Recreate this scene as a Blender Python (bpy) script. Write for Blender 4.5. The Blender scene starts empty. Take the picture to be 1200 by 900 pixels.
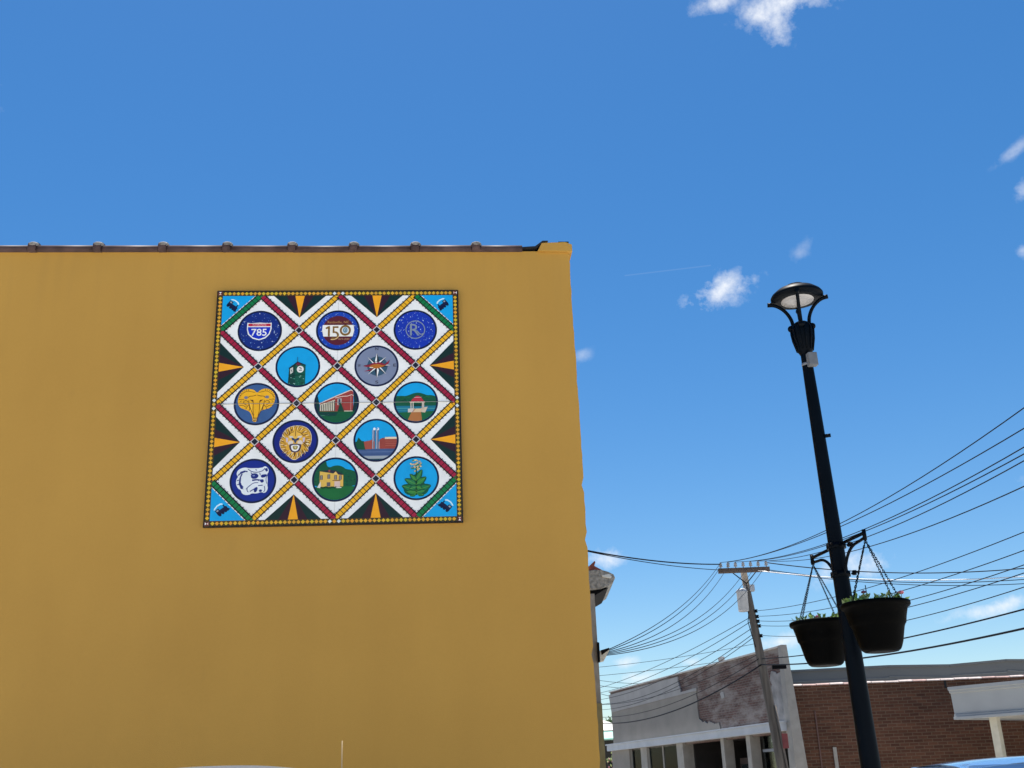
import bpy, bmesh, math, random
from mathutils import Vector, Matrix
rnd = random.Random(7)
SC = bpy.context.scene
COL = SC.collection
R = math.radians

# ------------------------------------------------------------------ camera, sky, sun, exposure
FPX, PITCH, ROLL, EYE = 1284.6, R(20.118), R(-2.241), 1.6
_f = Vector((0, math.cos(PITCH), math.sin(PITCH)))
_u = Vector((0, -math.sin(PITCH), math.cos(PITCH)))
_x = Vector((1, 0, 0))
CR = math.cos(ROLL)*_x + math.sin(ROLL)*_u
CU = -math.sin(ROLL)*_x + math.cos(ROLL)*_u
cam_d = bpy.data.cameras.new('camera')
cam_d.sensor_width = 36
cam_d.lens = FPX/1200*36
cam_d.clip_end = 5000
cam = bpy.data.objects.new('camera', cam_d)
COL.objects.link(cam)
cam.matrix_world = Matrix(((CR.x, CU.x, -_f.x, 0), (CR.y, CU.y, -_f.y, 0), (CR.z, CU.z, -_f.z, EYE), (0, 0, 0, 1)))
SC.camera = cam

def ray(px, py):
    return ((px-600)/FPX)*CR + ((450-py)/FPX)*CU + _f
def at(px, py, Y):                      # point on a pixel's ray at a depth Y along the street
    d = ray(px, py)
    return Vector((0, 0, EYE)) + d*(Y/d.y)
def on_plane(px, py, P, n):
    d = ray(px, py); o = Vector((0, 0, EYE))
    return o + d*((P-o).dot(n)/d.dot(n))
def project(p):
    q = p-Vector((0, 0, EYE)); z = q.dot(_f)
    return 600+FPX*q.dot(CR)/z, 450-FPX*q.dot(CU)/z

SUN_EL, SUN_AZ = R(77), R(-11)            # high sun beyond the yellow wall
SKY_STRENGTH = 0.070
world = bpy.data.worlds.new('World')
SC.world = world
world.use_nodes = True
W = world.node_tree
W.nodes.clear()
def wn(t, **k):
    n = W.nodes.new(t)
    for a, b in k.items(): setattr(n, a, b)
    return n
wl = W.links.new
def wmath(op, a, b=None, clamp=False):
    n = wn('ShaderNodeMath', operation=op); n.use_clamp = clamp
    for i, v in enumerate((a, b)):
        if v is None: continue
        if isinstance(v, (int, float)): n.inputs[i].default_value = v
        else: wl(v, n.inputs[i])
    return n.outputs[0]
w_out = wn('ShaderNodeOutputWorld'); w_bg = wn('ShaderNodeBackground')
w_sky = wn('ShaderNodeTexSky', sky_type='NISHITA')
w_sky.sun_disc = False
w_sky.sun_elevation = SUN_EL
w_sky.sun_rotation = SUN_AZ
w_sky.altitude = 200
w_sky.air_density = 1.0
w_sky.dust_density = 0.35
w_sky.ozone_density = 2.2
w_bg.inputs['Strength'].default_value = SKY_STRENGTH
w_tc = wn('ShaderNodeTexCoord')
def wnoise(scale, detail, rough):
    n = wn('ShaderNodeTexNoise'); n.inputs['Scale'].default_value = scale
    n.inputs['Detail'].default_value = detail; n.inputs['Roughness'].default_value = rough
    wl(w_tc.outputs['Generated'], n.inputs['Vector'])
    return n
nz1 = wnoise(22, 7, 0.62); nz2 = wnoise(75, 6, 0.65)
nsum = wmath('ADD', wmath('MULTIPLY', wmath('SUBTRACT', nz1.outputs['Fac'], 0.5), 2.7),
             wmath('MULTIPLY', wmath('SUBTRACT', nz2.outputs['Fac'], 0.5), 1.9))
# small fair-weather clouds, each a direction on the sky with its own width, height, tilt and density
CLOUDS = [(915, 2, 52, 24, -12, 1.0), (912, 32, 22, 24, 10, .9), (838, 4, 34, 12, -6, .75), (960, -18, 60, 26, 0, .9),
          (842, 342, 47, 22, -16, 1.0), (938, 297, 26, 10, -42, .26), (1190, 175, 26, 7, -28, .34), (1203, 222, 15, 12, -30, .55),
          (1205, 294, 12, 9, 0, .6), (706, 656, 30, 16, 0, .9), (1002, 664, 56, 20, -5, .85), (1172, 711, 58, 10, -7, .9),
          (916, 752, 32, 11, -8, .75), (734, 776, 17, 8, -4, .75), (750, 794, 34, 9, -6, .7), (812, 775, 20, 8, -6, .6),
          (682, 416, 14, 9, -20, .35), (1330, 300, 60, 22, -10, .9), (1290, 560, 70, 18, 5, .8), (-120, 60, 90, 30, 10, .9),
          (500, -260, 120, 40, 5, 1.0), (150, -420, 90, 45, -10, 1.0), (1100, -330, 110, 36, 0, 1.0)]
mask = None
for (px, py, hw, hh, tilt, dens) in CLOUDS:
    c = ray(px, py).normalized()
    r_ = c.cross(Vector((0, 0, 1))).normalized(); u_ = r_.cross(c)
    t = R(-tilt); rr = math.cos(t)*r_ + math.sin(t)*u_; uu = -math.sin(t)*r_ + math.cos(t)*u_
    k = FPX*1.06
    va = wn('ShaderNodeVectorMath', operation='DOT_PRODUCT'); wl(w_tc.outputs['Generated'], va.inputs[0]); va.inputs[1].default_value = rr*(k/hw)
    vb = wn('ShaderNodeVectorMath', operation='DOT_PRODUCT'); wl(w_tc.outputs['Generated'], vb.inputs[0]); vb.inputs[1].default_value = uu*(k/hh)
    vc = wn('ShaderNodeVectorMath', operation='DOT_PRODUCT'); wl(w_tc.outputs['Generated'], vc.inputs[0]); vc.inputs[1].default_value = c
    rad = wmath('SQRT', wmath('ADD', wmath('MULTIPLY', va.outputs['Value'], va.outputs['Value']), wmath('MULTIPLY', vb.outputs['Value'], vb.outputs['Value'])))
    m = wmath('MULTIPLY', wmath('ADD', wmath('SUBTRACT', 1.0, rad), nsum), 0.72, True)
    m = wmath('MULTIPLY', wmath('MULTIPLY', m, wmath('GREATER_THAN', vc.outputs['Value'], 0.6)), dens)
    m = wmath('MULTIPLY', m, wmath('SUBTRACT', 1.6, rad, True))
    mask = m if mask is None else wmath('MAXIMUM', mask, m)
# contrail
c0, c1 = ray(732, 323).normalized(), ray(833, 311).normalized()
nrm = c0.cross(c1).normalized(); mid = (c0+c1).normalized(); along = (c1-c0).normalized(); half = (c1-c0).length/2
va = wn('ShaderNodeVectorMath', operation='DOT_PRODUCT'); wl(w_tc.outputs['Generated'], va.inputs[0]); va.inputs[1].default_value = nrm
vb = wn('ShaderNodeVectorMath', operation='DOT_PRODUCT'); wl(w_tc.outputs['Generated'], vb.inputs[0]); vb.inputs[1].default_value = along
vc = wn('ShaderNodeVectorMath', operation='DOT_PRODUCT'); wl(w_tc.outputs['Generated'], vc.inputs[0]); vc.inputs[1].default_value = mid
off = mid.dot(along)
e1 = wmath('SUBTRACT', 1.0, wmath('DIVIDE', wmath('ABSOLUTE', va.outputs['Value']), 0.00085), True)
e2 = wmath('LESS_THAN', wmath('ABSOLUTE', wmath('SUBTRACT', vb.outputs['Value'], off)), half)
e3 = wmath('GREATER_THAN', vc.outputs['Value'], 0.9)
mask = wmath('MAXIMUM', mask, wmath('MULTIPLY', wmath('MULTIPLY', wmath('MULTIPLY', e1, e2), e3), 0.055))
w_mix = wn('ShaderNodeMix', data_type='RGBA')
w_hs = wn('ShaderNodeHueSaturation'); w_hs.inputs['Saturation'].default_value = 1.36; w_hs.inputs['Hue'].default_value = 0.5
wl(w_sky.outputs['Color'], w_hs.inputs['Color'])
wl(mask, w_mix.inputs['Factor']); wl(w_hs.outputs['Color'], w_mix.inputs[6])
w_mix.inputs[7].default_value = (7.2, 7.4, 7.7, 1)
wl(w_mix.outputs[2], w_bg.inputs['Color'])
wl(w_bg.outputs[0], w_out.inputs['Surface'])

sun_d = bpy.data.lights.new('sun', 'SUN')
sun_d.energy = 5.0
sun_d.angle = R(0.53)
sun_d.color = (1.0, 0.955, 0.88)
sun = bpy.data.objects.new('sun', sun_d)
COL.objects.link(sun)
S_dir = Vector((math.sin(SUN_AZ)*math.cos(SUN_EL), math.cos(SUN_AZ)*math.cos(SUN_EL), math.sin(SUN_EL)))
sun.rotation_euler = S_dir.to_track_quat('Z', 'Y').to_euler()

SC.view_settings.view_transform = 'Standard'
SC.view_settings.look = 'None'
SC.view_settings.gamma = 1
SC.view_settings.exposure = 1.0
SC.view_settings.use_curve_mapping = False

# ------------------------------------------------------------------ materials
MATS = {}
def srgb(r, g, b):
    f = lambda c: (c/255/12.92) if c/255 <= .04045 else ((c/255+.055)/1.055)**2.4
    return (f(r), f(g), f(b))
def mat(name, col, rough=.7, var=.12, scale=6., bump=0., bscale=40., metal=0., spec=.4, stretch=(1, 1, 1), col2=None, trans=0., coat=0.):
    if name in MATS: return MATS[name]
    m = bpy.data.materials.new(name); m.use_nodes = True
    N = m.node_tree; L = N.links.new
    b = N.nodes['Principled BSDF']
    b.inputs['Roughness'].default_value = rough; b.inputs['Metallic'].default_value = metal
    b.inputs['Specular IOR Level'].default_value = spec
    if coat: b.inputs['Coat Weight'].default_value = coat; b.inputs['Coat Roughness'].default_value = .05
    if trans: b.inputs['Transmission Weight'].default_value = trans
    tc = N.nodes.new('ShaderNodeTexCoord'); mp = N.nodes.new('ShaderNodeMapping'); mp.inputs['Scale'].default_value = stretch
    L(tc.outputs['Object'], mp.inputs['Vector'])
    nz = N.nodes.new('ShaderNodeTexNoise'); nz.inputs['Scale'].default_value = scale; nz.inputs['Detail'].default_value = 6
    L(mp.outputs[0], nz.inputs['Vector'])
    rmp = N.nodes.new('ShaderNodeValToRGB')
    rmp.color_ramp.elements[0].position = .3; rmp.color_ramp.elements[1].position = .7
    a = tuple(max(0, c*(1-var)) for c in col); z = col2 if col2 else tuple(min(1, c*(1+var)) for c in col)
    rmp.color_ramp.elements[0].color = (*a, 1); rmp.color_ramp.elements[1].color = (*z, 1)
    L(nz.outputs['Fac'], rmp.inputs['Fac']); L(rmp.outputs['Color'], b.inputs['Base Color'])
    if bump:
        n2 = N.nodes.new('ShaderNodeTexNoise'); n2.inputs['Scale'].default_value = bscale; n2.inputs['Detail'].default_value = 5
        L(tc.outputs['Object'], n2.inputs['Vector'])
        bp = N.nodes.new('ShaderNodeBump'); bp.inputs['Strength'].default_value = bump; bp.inputs['Distance'].default_value = .02
        L(n2.outputs['Fac'], bp.inputs['Height']); L(bp.outputs[0], b.inputs['Normal'])
    MATS[name] = m
    return m
def brick_mat(name, c1, c2, mortar, bw=.215, bh=.075, patches=None, pcol=None):
    m = bpy.data.materials.new(name); m.use_nodes = True
    N = m.node_tree; L = N.links.new; b = N.nodes['Principled BSDF']; b.inputs['Roughness'].default_value = .9
    b.inputs['Specular IOR Level'].default_value = .2
    tc = N.nodes.new('ShaderNodeTexCoord'); sx = N.nodes.new('ShaderNodeSeparateXYZ'); cx = N.nodes.new('ShaderNodeCombineXYZ')
    L(tc.outputs['Object'], sx.inputs[0]); L(sx.outputs['X'], cx.inputs['X']); L(sx.outputs['Z'], cx.inputs['Y'])
    bt = N.nodes.new('ShaderNodeTexBrick'); L(cx.outputs[0], bt.inputs['Vector'])
    bt.inputs['Scale'].default_value = 1; bt.inputs['Brick Width'].default_value = bw; bt.inputs['Row Height'].default_value = bh
    bt.inputs['Mortar Size'].default_value = .011; bt.inputs['Mortar Smooth'].default_value = .3; bt.inputs['Bias'].default_value = -.1
    bt.inputs['Color1'].default_value = (*c1, 1); bt.inputs['Color2'].default_value = (*c2, 1); bt.inputs['Mortar'].default_value = (*mortar, 1)
    nz = N.nodes.new('ShaderNodeTexNoise'); nz.inputs['Scale'].default_value = 1.6; nz.inputs['Detail'].default_value = 7; nz.inputs['Roughness'].default_value = .7
    mpb = N.nodes.new('ShaderNodeMapping'); mpb.inputs['Scale'].default_value = (.45, 1, 3.2); L(tc.outputs['Object'], mpb.inputs['Vector']); L(mpb.outputs[0], nz.inputs['Vector'])
    mx = N.nodes.new('ShaderNodeMix'); mx.data_type = 'RGBA'; mx.blend_type = 'MULTIPLY'; mx.inputs['Factor'].default_value = .75
    rp = N.nodes.new('ShaderNodeValToRGB'); rp.color_ramp.elements[0].position = .32; rp.color_ramp.elements[1].position = .68
    rp.color_ramp.elements[0].color = (.45, .42, .4, 1); rp.color_ramp.elements[1].color = (1, 1, 1, 1)
    L(nz.outputs['Fac'], rp.inputs['Fac']); L(bt.outputs['Color'], mx.inputs[6]); L(rp.outputs['Color'], mx.inputs[7])
    outc = mx.outputs[2]
    if patches:
        n2 = N.nodes.new('ShaderNodeTexNoise'); n2.inputs['Scale'].default_value = patches; n2.inputs['Detail'].default_value = 9; n2.inputs['Roughness'].default_value = .7
        mp2 = N.nodes.new('ShaderNodeMapping'); mp2.inputs['Scale'].default_value = (.38, 1, 1.1); L(tc.outputs['Object'], mp2.inputs['Vector']); L(mp2.outputs[0], n2.inputs['Vector'])
        r2 = N.nodes.new('ShaderNodeValToRGB'); r2.color_ramp.elements[0].position = .46; r2.color_ramp.elements[1].position = .60
        L(n2.outputs['Fac'], r2.inputs['Fac'])
        m2 = N.nodes.new('ShaderNodeMix'); m2.data_type = 'RGBA'; L(r2.outputs['Color'], m2.inputs['Factor'])
        L(outc, m2.inputs[6]); m2.inputs[7].default_value = (*pcol, 1); outc = m2.outputs[2]
    L(outc, b.inputs['Base Color'])
    bp = N.nodes.new('ShaderNodeBump'); bp.inputs['Strength'].default_value = .8; bp.inputs['Distance'].default_value = .012
    inv = N.nodes.new('ShaderNodeMath'); inv.operation = 'SUBTRACT'; inv.inputs[0].default_value = 1; L(bt.outputs['Fac'], inv.inputs[1])
    L(inv.outputs[0], bp.inputs['Height']); L(bp.outputs[0], b.inputs['Normal'])
    MATS[name] = m
    return m
def wall_mat():
    m = bpy.data.materials.new('ochre_wall_paint'); m.use_nodes = True
    N = m.node_tree; L = N.links.new; b = N.nodes['Principled BSDF']
    b.inputs['Roughness'].default_value = .62; b.inputs['Specular IOR Level'].default_value = .28
    tc = N.nodes.new('ShaderNodeTexCoord')
    def noise(scale, stretch, det=5):
        mp = N.nodes.new('ShaderNodeMapping'); mp.inputs['Scale'].default_value = stretch; L(tc.outputs['Object'], mp.inputs['Vector'])
        n = N.nodes.new('ShaderNodeTexNoise'); n.inputs['Scale'].default_value = scale; n.inputs['Detail'].default_value = det
        L(mp.outputs[0], n.inputs['Vector']); return n.outputs['Fac']
    big = noise(.5, (1, 1, 1)); streak = noise(1.6, (1, 1, .3), 7); fine = noise(38, (1, 1, 1), 6)
    ad = N.nodes.new('ShaderNodeMath'); ad.operation = 'ADD'; L(big, ad.inputs[0]); L(streak, ad.inputs[1])
    a2 = N.nodes.new('ShaderNodeMath'); a2.operation = 'MULTIPLY_ADD'; L(fine, a2.inputs[0]); a2.inputs[1].default_value = .38; L(ad.outputs[0], a2.inputs[2])
    rp = N.nodes.new('ShaderNodeValToRGB'); e = rp.color_ramp.elements
    e[0].position = .35; e[1].position = .75
    hv = N.nodes.new('ShaderNodeMath'); hv.operation = 'MULTIPLY'; L(a2.outputs[0], hv.inputs[0]); hv.inputs[1].default_value = .45
    e[0].color = (.428, .234, .043, 1); e[1].color = (.498, .278, .053, 1)
    L(hv.outputs[0], rp.inputs['Fac'])
    # drip stains below the coping and scattered scuffs
    sx = N.nodes.new('ShaderNodeSeparateXYZ'); L(tc.outputs['Object'], sx.inputs[0])
    mr = N.nodes.new('ShaderNodeMapRange'); mr.inputs['From Min'].default_value = 5.7; mr.inputs['From Max'].default_value = 6.95; L(sx.outputs['Z'], mr.inputs['Value'])
    dr = noise(7, (1, 1, .07), 6); dm = N.nodes.new('ShaderNodeMapRange'); dm.inputs['From Min'].default_value = .5; dm.inputs['From Max'].default_value = .72; L(dr, dm.inputs['Value'])
    d1 = N.nodes.new('ShaderNodeMath'); d1.operation = 'MULTIPLY'; L(mr.outputs[0], d1.inputs[0]); L(dm.outputs[0], d1.inputs[1])
    sc = noise(5.5, (1, 1, .6), 9); sm_ = N.nodes.new('ShaderNodeMapRange'); sm_.inputs['From Min'].default_value = .66; sm_.inputs['From Max'].default_value = .74; sm_.inputs['To Max'].default_value = .45; L(sc, sm_.inputs['Value'])
    d2 = N.nodes.new('ShaderNodeMath'); d2.operation = 'MAXIMUM'; L(d1.outputs[0], d2.inputs[0]); L(sm_.outputs[0], d2.inputs[1])
    d3 = N.nodes.new('ShaderNodeMath'); d3.operation = 'MULTIPLY'; L(d2.outputs[0], d3.inputs[0]); d3.inputs[1].default_value = .15
    mxd = N.nodes.new('ShaderNodeMix'); mxd.data_type = 'RGBA'; L(d3.outputs[0], mxd.inputs['Factor']); L(rp.outputs['Color'], mxd.inputs[6]); mxd.inputs[7].default_value = (.26, .155, .045, 1)
    L(mxd.outputs[2], b.inputs['Base Color'])
    und = noise(1.3, (1, 1, .7), 3); gr = noise(140, (1, 1, 1), 3)
    hs = N.nodes.new('ShaderNodeMath'); hs.operation = 'MULTIPLY_ADD'; L(gr, hs.inputs[0]); hs.inputs[1].default_value = .16; L(und, hs.inputs[2])
    bp = N.nodes.new('ShaderNodeBump'); bp.inputs['Strength'].default_value = .35; bp.inputs['Distance'].default_value = .03
    L(hs.outputs[0], bp.inputs['Height']); L(bp.outputs[0], b.inputs['Normal'])
    MATS['ochre'] = m
    return m
OCHRE = wall_mat()

# ------------------------------------------------------------------ mesh helpers
class MB:
    def __init__(s): s.v = []; s.f = []; s.mi = []; s.mats = []; s.sm = []
    def _m(s, m):
        if m not in s.mats: s.mats.append(m)
        return s.mats.index(m)
    def add(s, vs, fs, m, smooth=False):
        o = len(s.v); s.v += [tuple(v) for v in vs]; k = s._m(m)
        for f in fs: s.f.append([i+o for i in f]); s.mi.append(k); s.sm.append(smooth)
        return s
    def box(s, x0, x1, y0, y1, z0, z1, m, T=None):
        vs = [Vector((x, y, z)) for x in (x0, x1) for y in (y0, y1) for z in (z0, z1)]
        if T: vs = [T @ v for v in vs]
        return s.add(vs, [(0, 1, 3, 2), (4, 6, 7, 5), (0, 4, 5, 1), (2, 3, 7, 6), (0, 2, 6, 4), (1, 5, 7, 3)], m)
    def prism(s, pts, a0, a1, m, axis='y', smooth=False):
        # pts (u,w) outline; axis y: (u,a,w), x: (a,u,w), z: (u,w,a)
        n = len(pts)
        mk = {'y': lambda p, a: (p[0], a, p[1]), 'x': lambda p, a: (a, p[0], p[1]), 'z': lambda p, a: (p[0], p[1], a)}[axis]
        vs = [mk(p, a0) for p in pts] + [mk(p, a1) for p in pts]
        s.add(vs, [list(range(n)), list(range(2*n-1, n-1, -1))], m)
        s.add(vs, [(i, (i+1) % n, n+(i+1) % n, n+i) for i in range(n)], m, smooth)
        return s
    def lathe(s, prof, m, seg=32, T=None, smooth=True, close=True):
        vs = []; fs = []
        for r, z in prof:
            for k in range(seg):
                a = 2*math.pi*k/seg; vs.append(Vector((r*math.cos(a), r*math.sin(a), z)))
        n = len(prof)
        for i in range(n-1):
            for k in range(seg):
                k2 = (k+1) % seg; fs.append((i*seg+k, i*seg+k2, (i+1)*seg+k2, (i+1)*seg+k))
        if T: vs = [T @ v for v in vs]
        s.add(vs, fs, m, smooth)
        if close:
            s.add(vs, [list(range(seg-1, -1, -1)), list(range((n-1)*seg, n*seg))], m)
        return s
    def tube(s, path, r, m, seg=8, cap=True, smooth=True):
        path = [Vector(p) for p in path]; n = len(path); vs = []
        rr = r if isinstance(r, (list, tuple)) else [r]*n
        up = Vector((0, 0, 1)); side = None
        for i, p in enumerate(path):
            t = (path[min(i+1, n-1)]-path[max(i-1, 0)]).normalized()
            if side is None:
                side = t.cross(up) if abs(t.dot(up)) < .95 else t.cross(Vector((1, 0, 0)))
            side = (side - t*side.dot(t)).normalized(); up2 = side.cross(t)
            for k in range(seg):
                a = 2*math.pi*k/seg; vs.append(p + side*math.cos(a)*rr[i] + up2*math.sin(a)*rr[i])
        fs = [(i*seg+k, i*seg+(k+1) % seg, (i+1)*seg+(k+1) % seg, (i+1)*seg+k) for i in range(n-1) for k in range(seg)]
        s.add(vs, fs, m, smooth)
        if cap: s.add(vs, [list(range(seg-1, -1, -1)), list(range((n-1)*seg, n*seg))], m)
        return s
    def ball(s, c, r, m, seg=12, rings=8, sc=(1, 1, 1)):
        c = Vector(c); vs = [c+Vector((0, 0, -r*sc[2]))]; fs = []
        for i in range(1, rings):
            t = -math.pi/2 + math.pi*i/rings
            for k in range(seg):
                a = 2*math.pi*k/seg
                vs.append(c+Vector((r*sc[0]*math.cos(t)*math.cos(a), r*sc[1]*math.cos(t)*math.sin(a), r*sc[2]*math.sin(t))))
        vs.append(c+Vector((0, 0, r*sc[2]))); e = len(vs)-1
        for k in range(seg): fs.append((0, 1+(k+1) % seg, 1+k)); fs.append((e, e-seg+k, e-seg+(k+1) % seg))
        for i in range(rings-2):
            for k in range(seg):
                a = 1+i*seg; fs.append((a+k, a+(k+1) % seg, a+seg+(k+1) % seg, a+seg+k))
        return s.add(vs, fs, m, True)
    def build(s, name, parent=None, bevel=0, bseg=2):
        me = bpy.data.meshes.new(name)
        me.from_pydata(s.v, [], s.f)
        for m in s.mats: me.materials.append(m)
        for p, k, sm in zip(me.polygons, s.mi, s.sm): p.material_index = k; p.use_smooth = sm
        bm = bmesh.new(); bm.from_mesh(me)
        bmesh.ops.remove_doubles(bm, verts=bm.verts, dist=1e-6)
        bmesh.ops.recalc_face_normals(bm, faces=bm.faces)
        if bevel:
            es = [e for e in bm.edges if len(e.link_faces) == 2 and e.calc_face_angle(0) > .6]
            bmesh.ops.bevel(bm, geom=es, offset=bevel, segments=bseg, affect='EDGES', profile=.7, clamp_overlap=True)
        bm.to_mesh(me); bm.free(); me.update()
        o = bpy.data.objects.new(name, me); COL.objects.link(o)
        if parent: o.parent = parent
        return o
def thing(name, label, cat, loc=(0, 0, 0), rz=0, group=None):
    o = bpy.data.objects.new(name, None); COL.objects.link(o)
    o.location = loc; o.rotation_euler = (0, 0, rz); o['label'] = label; o['category'] = cat
    if group: o['group'] = group
    return o
def tag(o, label, cat, group=None, kind=None):
    if label: o['label'] = label
    if cat: o['category'] = cat
    if group: o['group'] = group
    if kind: o['kind'] = kind
    return o
def struct(o): o['kind'] = 'structure'; return o
def box(name, parent, x0, x1, y0, y1, z0, z1, m, bevel=0):
    return MB().box(x0, x1, y0, y1, z0, z1, m).build(name, parent, bevel)

# colours
M_asph = mat('asphalt', (.13, .125, .12), .92, .25, 3, .4, 90)
M_lot = mat('old_lot_concrete', (.56, .53, .475), .92, .13, 1.2, .3, 60)
M_conc = mat('sidewalk_concrete', (.52, .49, .43), .9, .12, 2, .3, 60)
M_kerb = mat('kerb_concrete', (.42, .40, .36), .9, .15, 3)
M_white_line = mat('road_paint', (.72, .72, .70), .7, .12, 9)
M_black = mat('black_green_enamel', (.0012, .0030, .0060), .45, .2, 5, spec=.06)
M_iron = mat('black_iron', (.002, .002, .003), .6, .2, 9, spec=.08)
M_wood = mat('weathered_pole_wood', (.115, .098, .082), .92, .5, 9, .6, 30, stretch=(1, 1, .08))
M_wire = mat('wire_black', (.003, .004, .008), .6, .1, spec=.1)
M_wire_g = mat('wire_sunlit_metal', (.55, .55, .56), .35, .1, metal=.7)  # pale colour stands in for sunlight on the cable

# ------------------------------------------------------------------ setting
struct(MB().box(-600, 600, -300, 1500, -.6, 0, M_lot).build('ground'))
# main street past the yellow building towards the storefronts
sa = R(13.1)
st = Matrix.Translation((3.6, 20, 0)) @ Matrix.Rotation(sa, 4, 'Z')
def strip(name, x0, x1, y0, y1, z0, z1, m, bev=0):
    o = MB().box(x0, x1, y0, y1, z0, z1, m).build(name, None, bev); o.matrix_world = st; return struct(o)
strip('road', -3.2, 4.6, 4, 260, .002, .006, M_asph)
strip('road_marking', .62, .74, 5, 240, .006, .010, M_white_line)
strip('sidewalk_right', 4.75, 7.3, 13.4, 200, 0, .13, M_conc)
strip('kerb_right', 4.6, 4.75, 13.4, 200, 0, .14, M_kerb)
rd = MB().box(-60, 60, 14.2, 21.5, .010, .014, M_asph).build('cross_road'); struct(rd)
cw = MB()
for i in range(8): cw.box(-1+i*1.1, -.5+i*1.1, 15, 20.6, .0145, .018, M_white_line)
struct(cw.build('crosswalk'))
struct(MB().box(.9, 9, 6.6, 9.6, 0, .12, M_conc).build('sidewalk'))
ag = MB()
struct(MB().box(-14, .9, 9.15, 9.3, 0, .14, M_kerb).build('kerb'))

# ------------------------------------------------------------------ yellow building
YAW = R(4.7335); SM = 2.44
YB = thing('yellow_building', 'plain ochre yellow painted wall building with tile coping carrying the quilt mural', 'building', (-2.9602, 10.1644, 0), YAW)
ZT = 6.4364+.472; XR = 3.6354; XL = -11.
# outline of the painted wall, a little ragged at the free corner
out = [(XL, 0)]
for i in range(90):
    z = ZT*i/89
    out.append((XR+rnd.uniform(-.0045, .0045)+.003*math.sin(z*1.7)-(.016 if i in (22, 35, 49, 56) else 0), z))
out.append((XL, ZT))
MB().prism(out, 0, 5.3, OCHRE).build('wall', YB)
M_tile = mat('glazed_coping_tile', (.075, .045, .042), .62, .35, 8, spec=.2)
M_tile2 = mat('coping_hub_sunlit_grey', (.20, .185, .17), .9, .4, 14, .4, 40)  # pale grey puts the sunlit look of the hub tops into the colour
M_tar = mat('roof_tar', (.01, .01, .011), .7, .2)
# camelback coping tiles: positions of the joints read off the photograph
P0 = YB.matrix_basis @ Vector((0, 0, 0)); nY = Vector((math.sin(YAW), -math.cos(YAW), 0)); dX = Vector((math.cos(YAW), math.sin(YAW), 0))
P0 = Vector((-2.9602, 10.1644, 0))
def wall_u(px, py): return (on_plane(px, py, P0, nY)-P0).dot(dX)
joints = [wall_u(x, 290) for x in (-110, -36, 40, 116, 192, 267, 343, 415, 487, 558, 612)]
for i in range(9, 14): joints.insert(0, joints[0]-.655)
def coping(name, a, b, hub):
    mb = MB(); prof = []
    w = .17
    for k in range(13):
        t = math.pi*k/12
        prof.append((-w*math.cos(t)+.125, .022+.06*math.sin(t)**.8))
    prof = [(-w+.125, -.012), *prof, (w+.125, -.012)]
    dz = rnd.uniform(-.004, .004)
    prof2 = [(p[0]+rnd.uniform(-.002, .002), p[1]+dz) for p in prof]
    mb.prism([(y, ZT+.004+z) for y, z in prof2], a+.004, b-.004, M_tile, 'x', True)
    if hub:
        hp = [((y-.125)*1.07+.125, ZT+.004+z*1.25+.018) if z > 0 else ((y-.125)*1.07+.125, ZT+.004+z) for y, z in prof]
        c = b; mb.prism([(y, z) for y, z in hp], c-.045, c+.035, M_tile, 'x', True)
        mb.ball((c, -.02, ZT+.068), .046, M_tile2, 12, 8, (1.25, 1.0, .72))
    return mb.build(name, YB)
for i in range(len(joints)-1): coping('coping_tile', joints[i], joints[i+1], i < len(joints)-2)
u0, u1 = wall_u(629, 288), wall_u(668.5, 288)
MB().prism([(u0, ZT-.012), (u0+.02, ZT+.02), (u0+.05, ZT+.085), (u1-.06, ZT+.095), (u1+.012, ZT+.065), (u1+.012, ZT-.02)], -.035, .30, OCHRE).build('corner_cap', YB, .008)
fl = MB()
fl.prism([(u0-.27, ZT+.012), (u0-.27, ZT+.030), (u0-.02, ZT+.048), (u0+.06, ZT+.112), (u0+.12, ZT+.112), (u0+.05, ZT+.085), (u0-.0, ZT+.03)], -.03, .25, M_tar)
fl.box(u1-.13, u1-.02, -.02, .2, ZT+.094, ZT+.106, M_tar)
fl.build('flashing', YB)

# ------------------------------------------------------------------ mural
MU = thing('quilt_mural', 'square painted quilt mural of round emblems and crossed tracks on the yellow wall', 'mural',
           tuple(P0 + dX*(SM/2) + nY*.012 + Vector((0, 0, 6.4364-SM/2))), YAW)
PAL = {}
def pm(r, g, b):
    k = (r, g, b)
    if k not in PAL:
        c = srgb(r, g, b)
        PAL[k] = mat('print_%d_%d_%d' % k, c, .42, .06, 9, spec=.35)
    return PAL[k]
WHITE = pm(236, 236, 234); NAVY = pm(12, 26, 84); RED = pm(160, 26, 58); GOLD = pm(236, 176, 24); BLK = pm(12, 10, 14)
GRN = pm(10, 118, 62); SKYB = pm(10, 160, 222); OLIVE = pm(70, 62, 18); DGRN = pm(10, 40, 34); MAR = pm(50, 18, 30); ORG = pm(244, 166, 22)
def xz(u, v): return ((u-.5)*SM, (.5-v)*SM)
BY = .030
def lay(L): return -(BY + .0012*(L+1))
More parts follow.
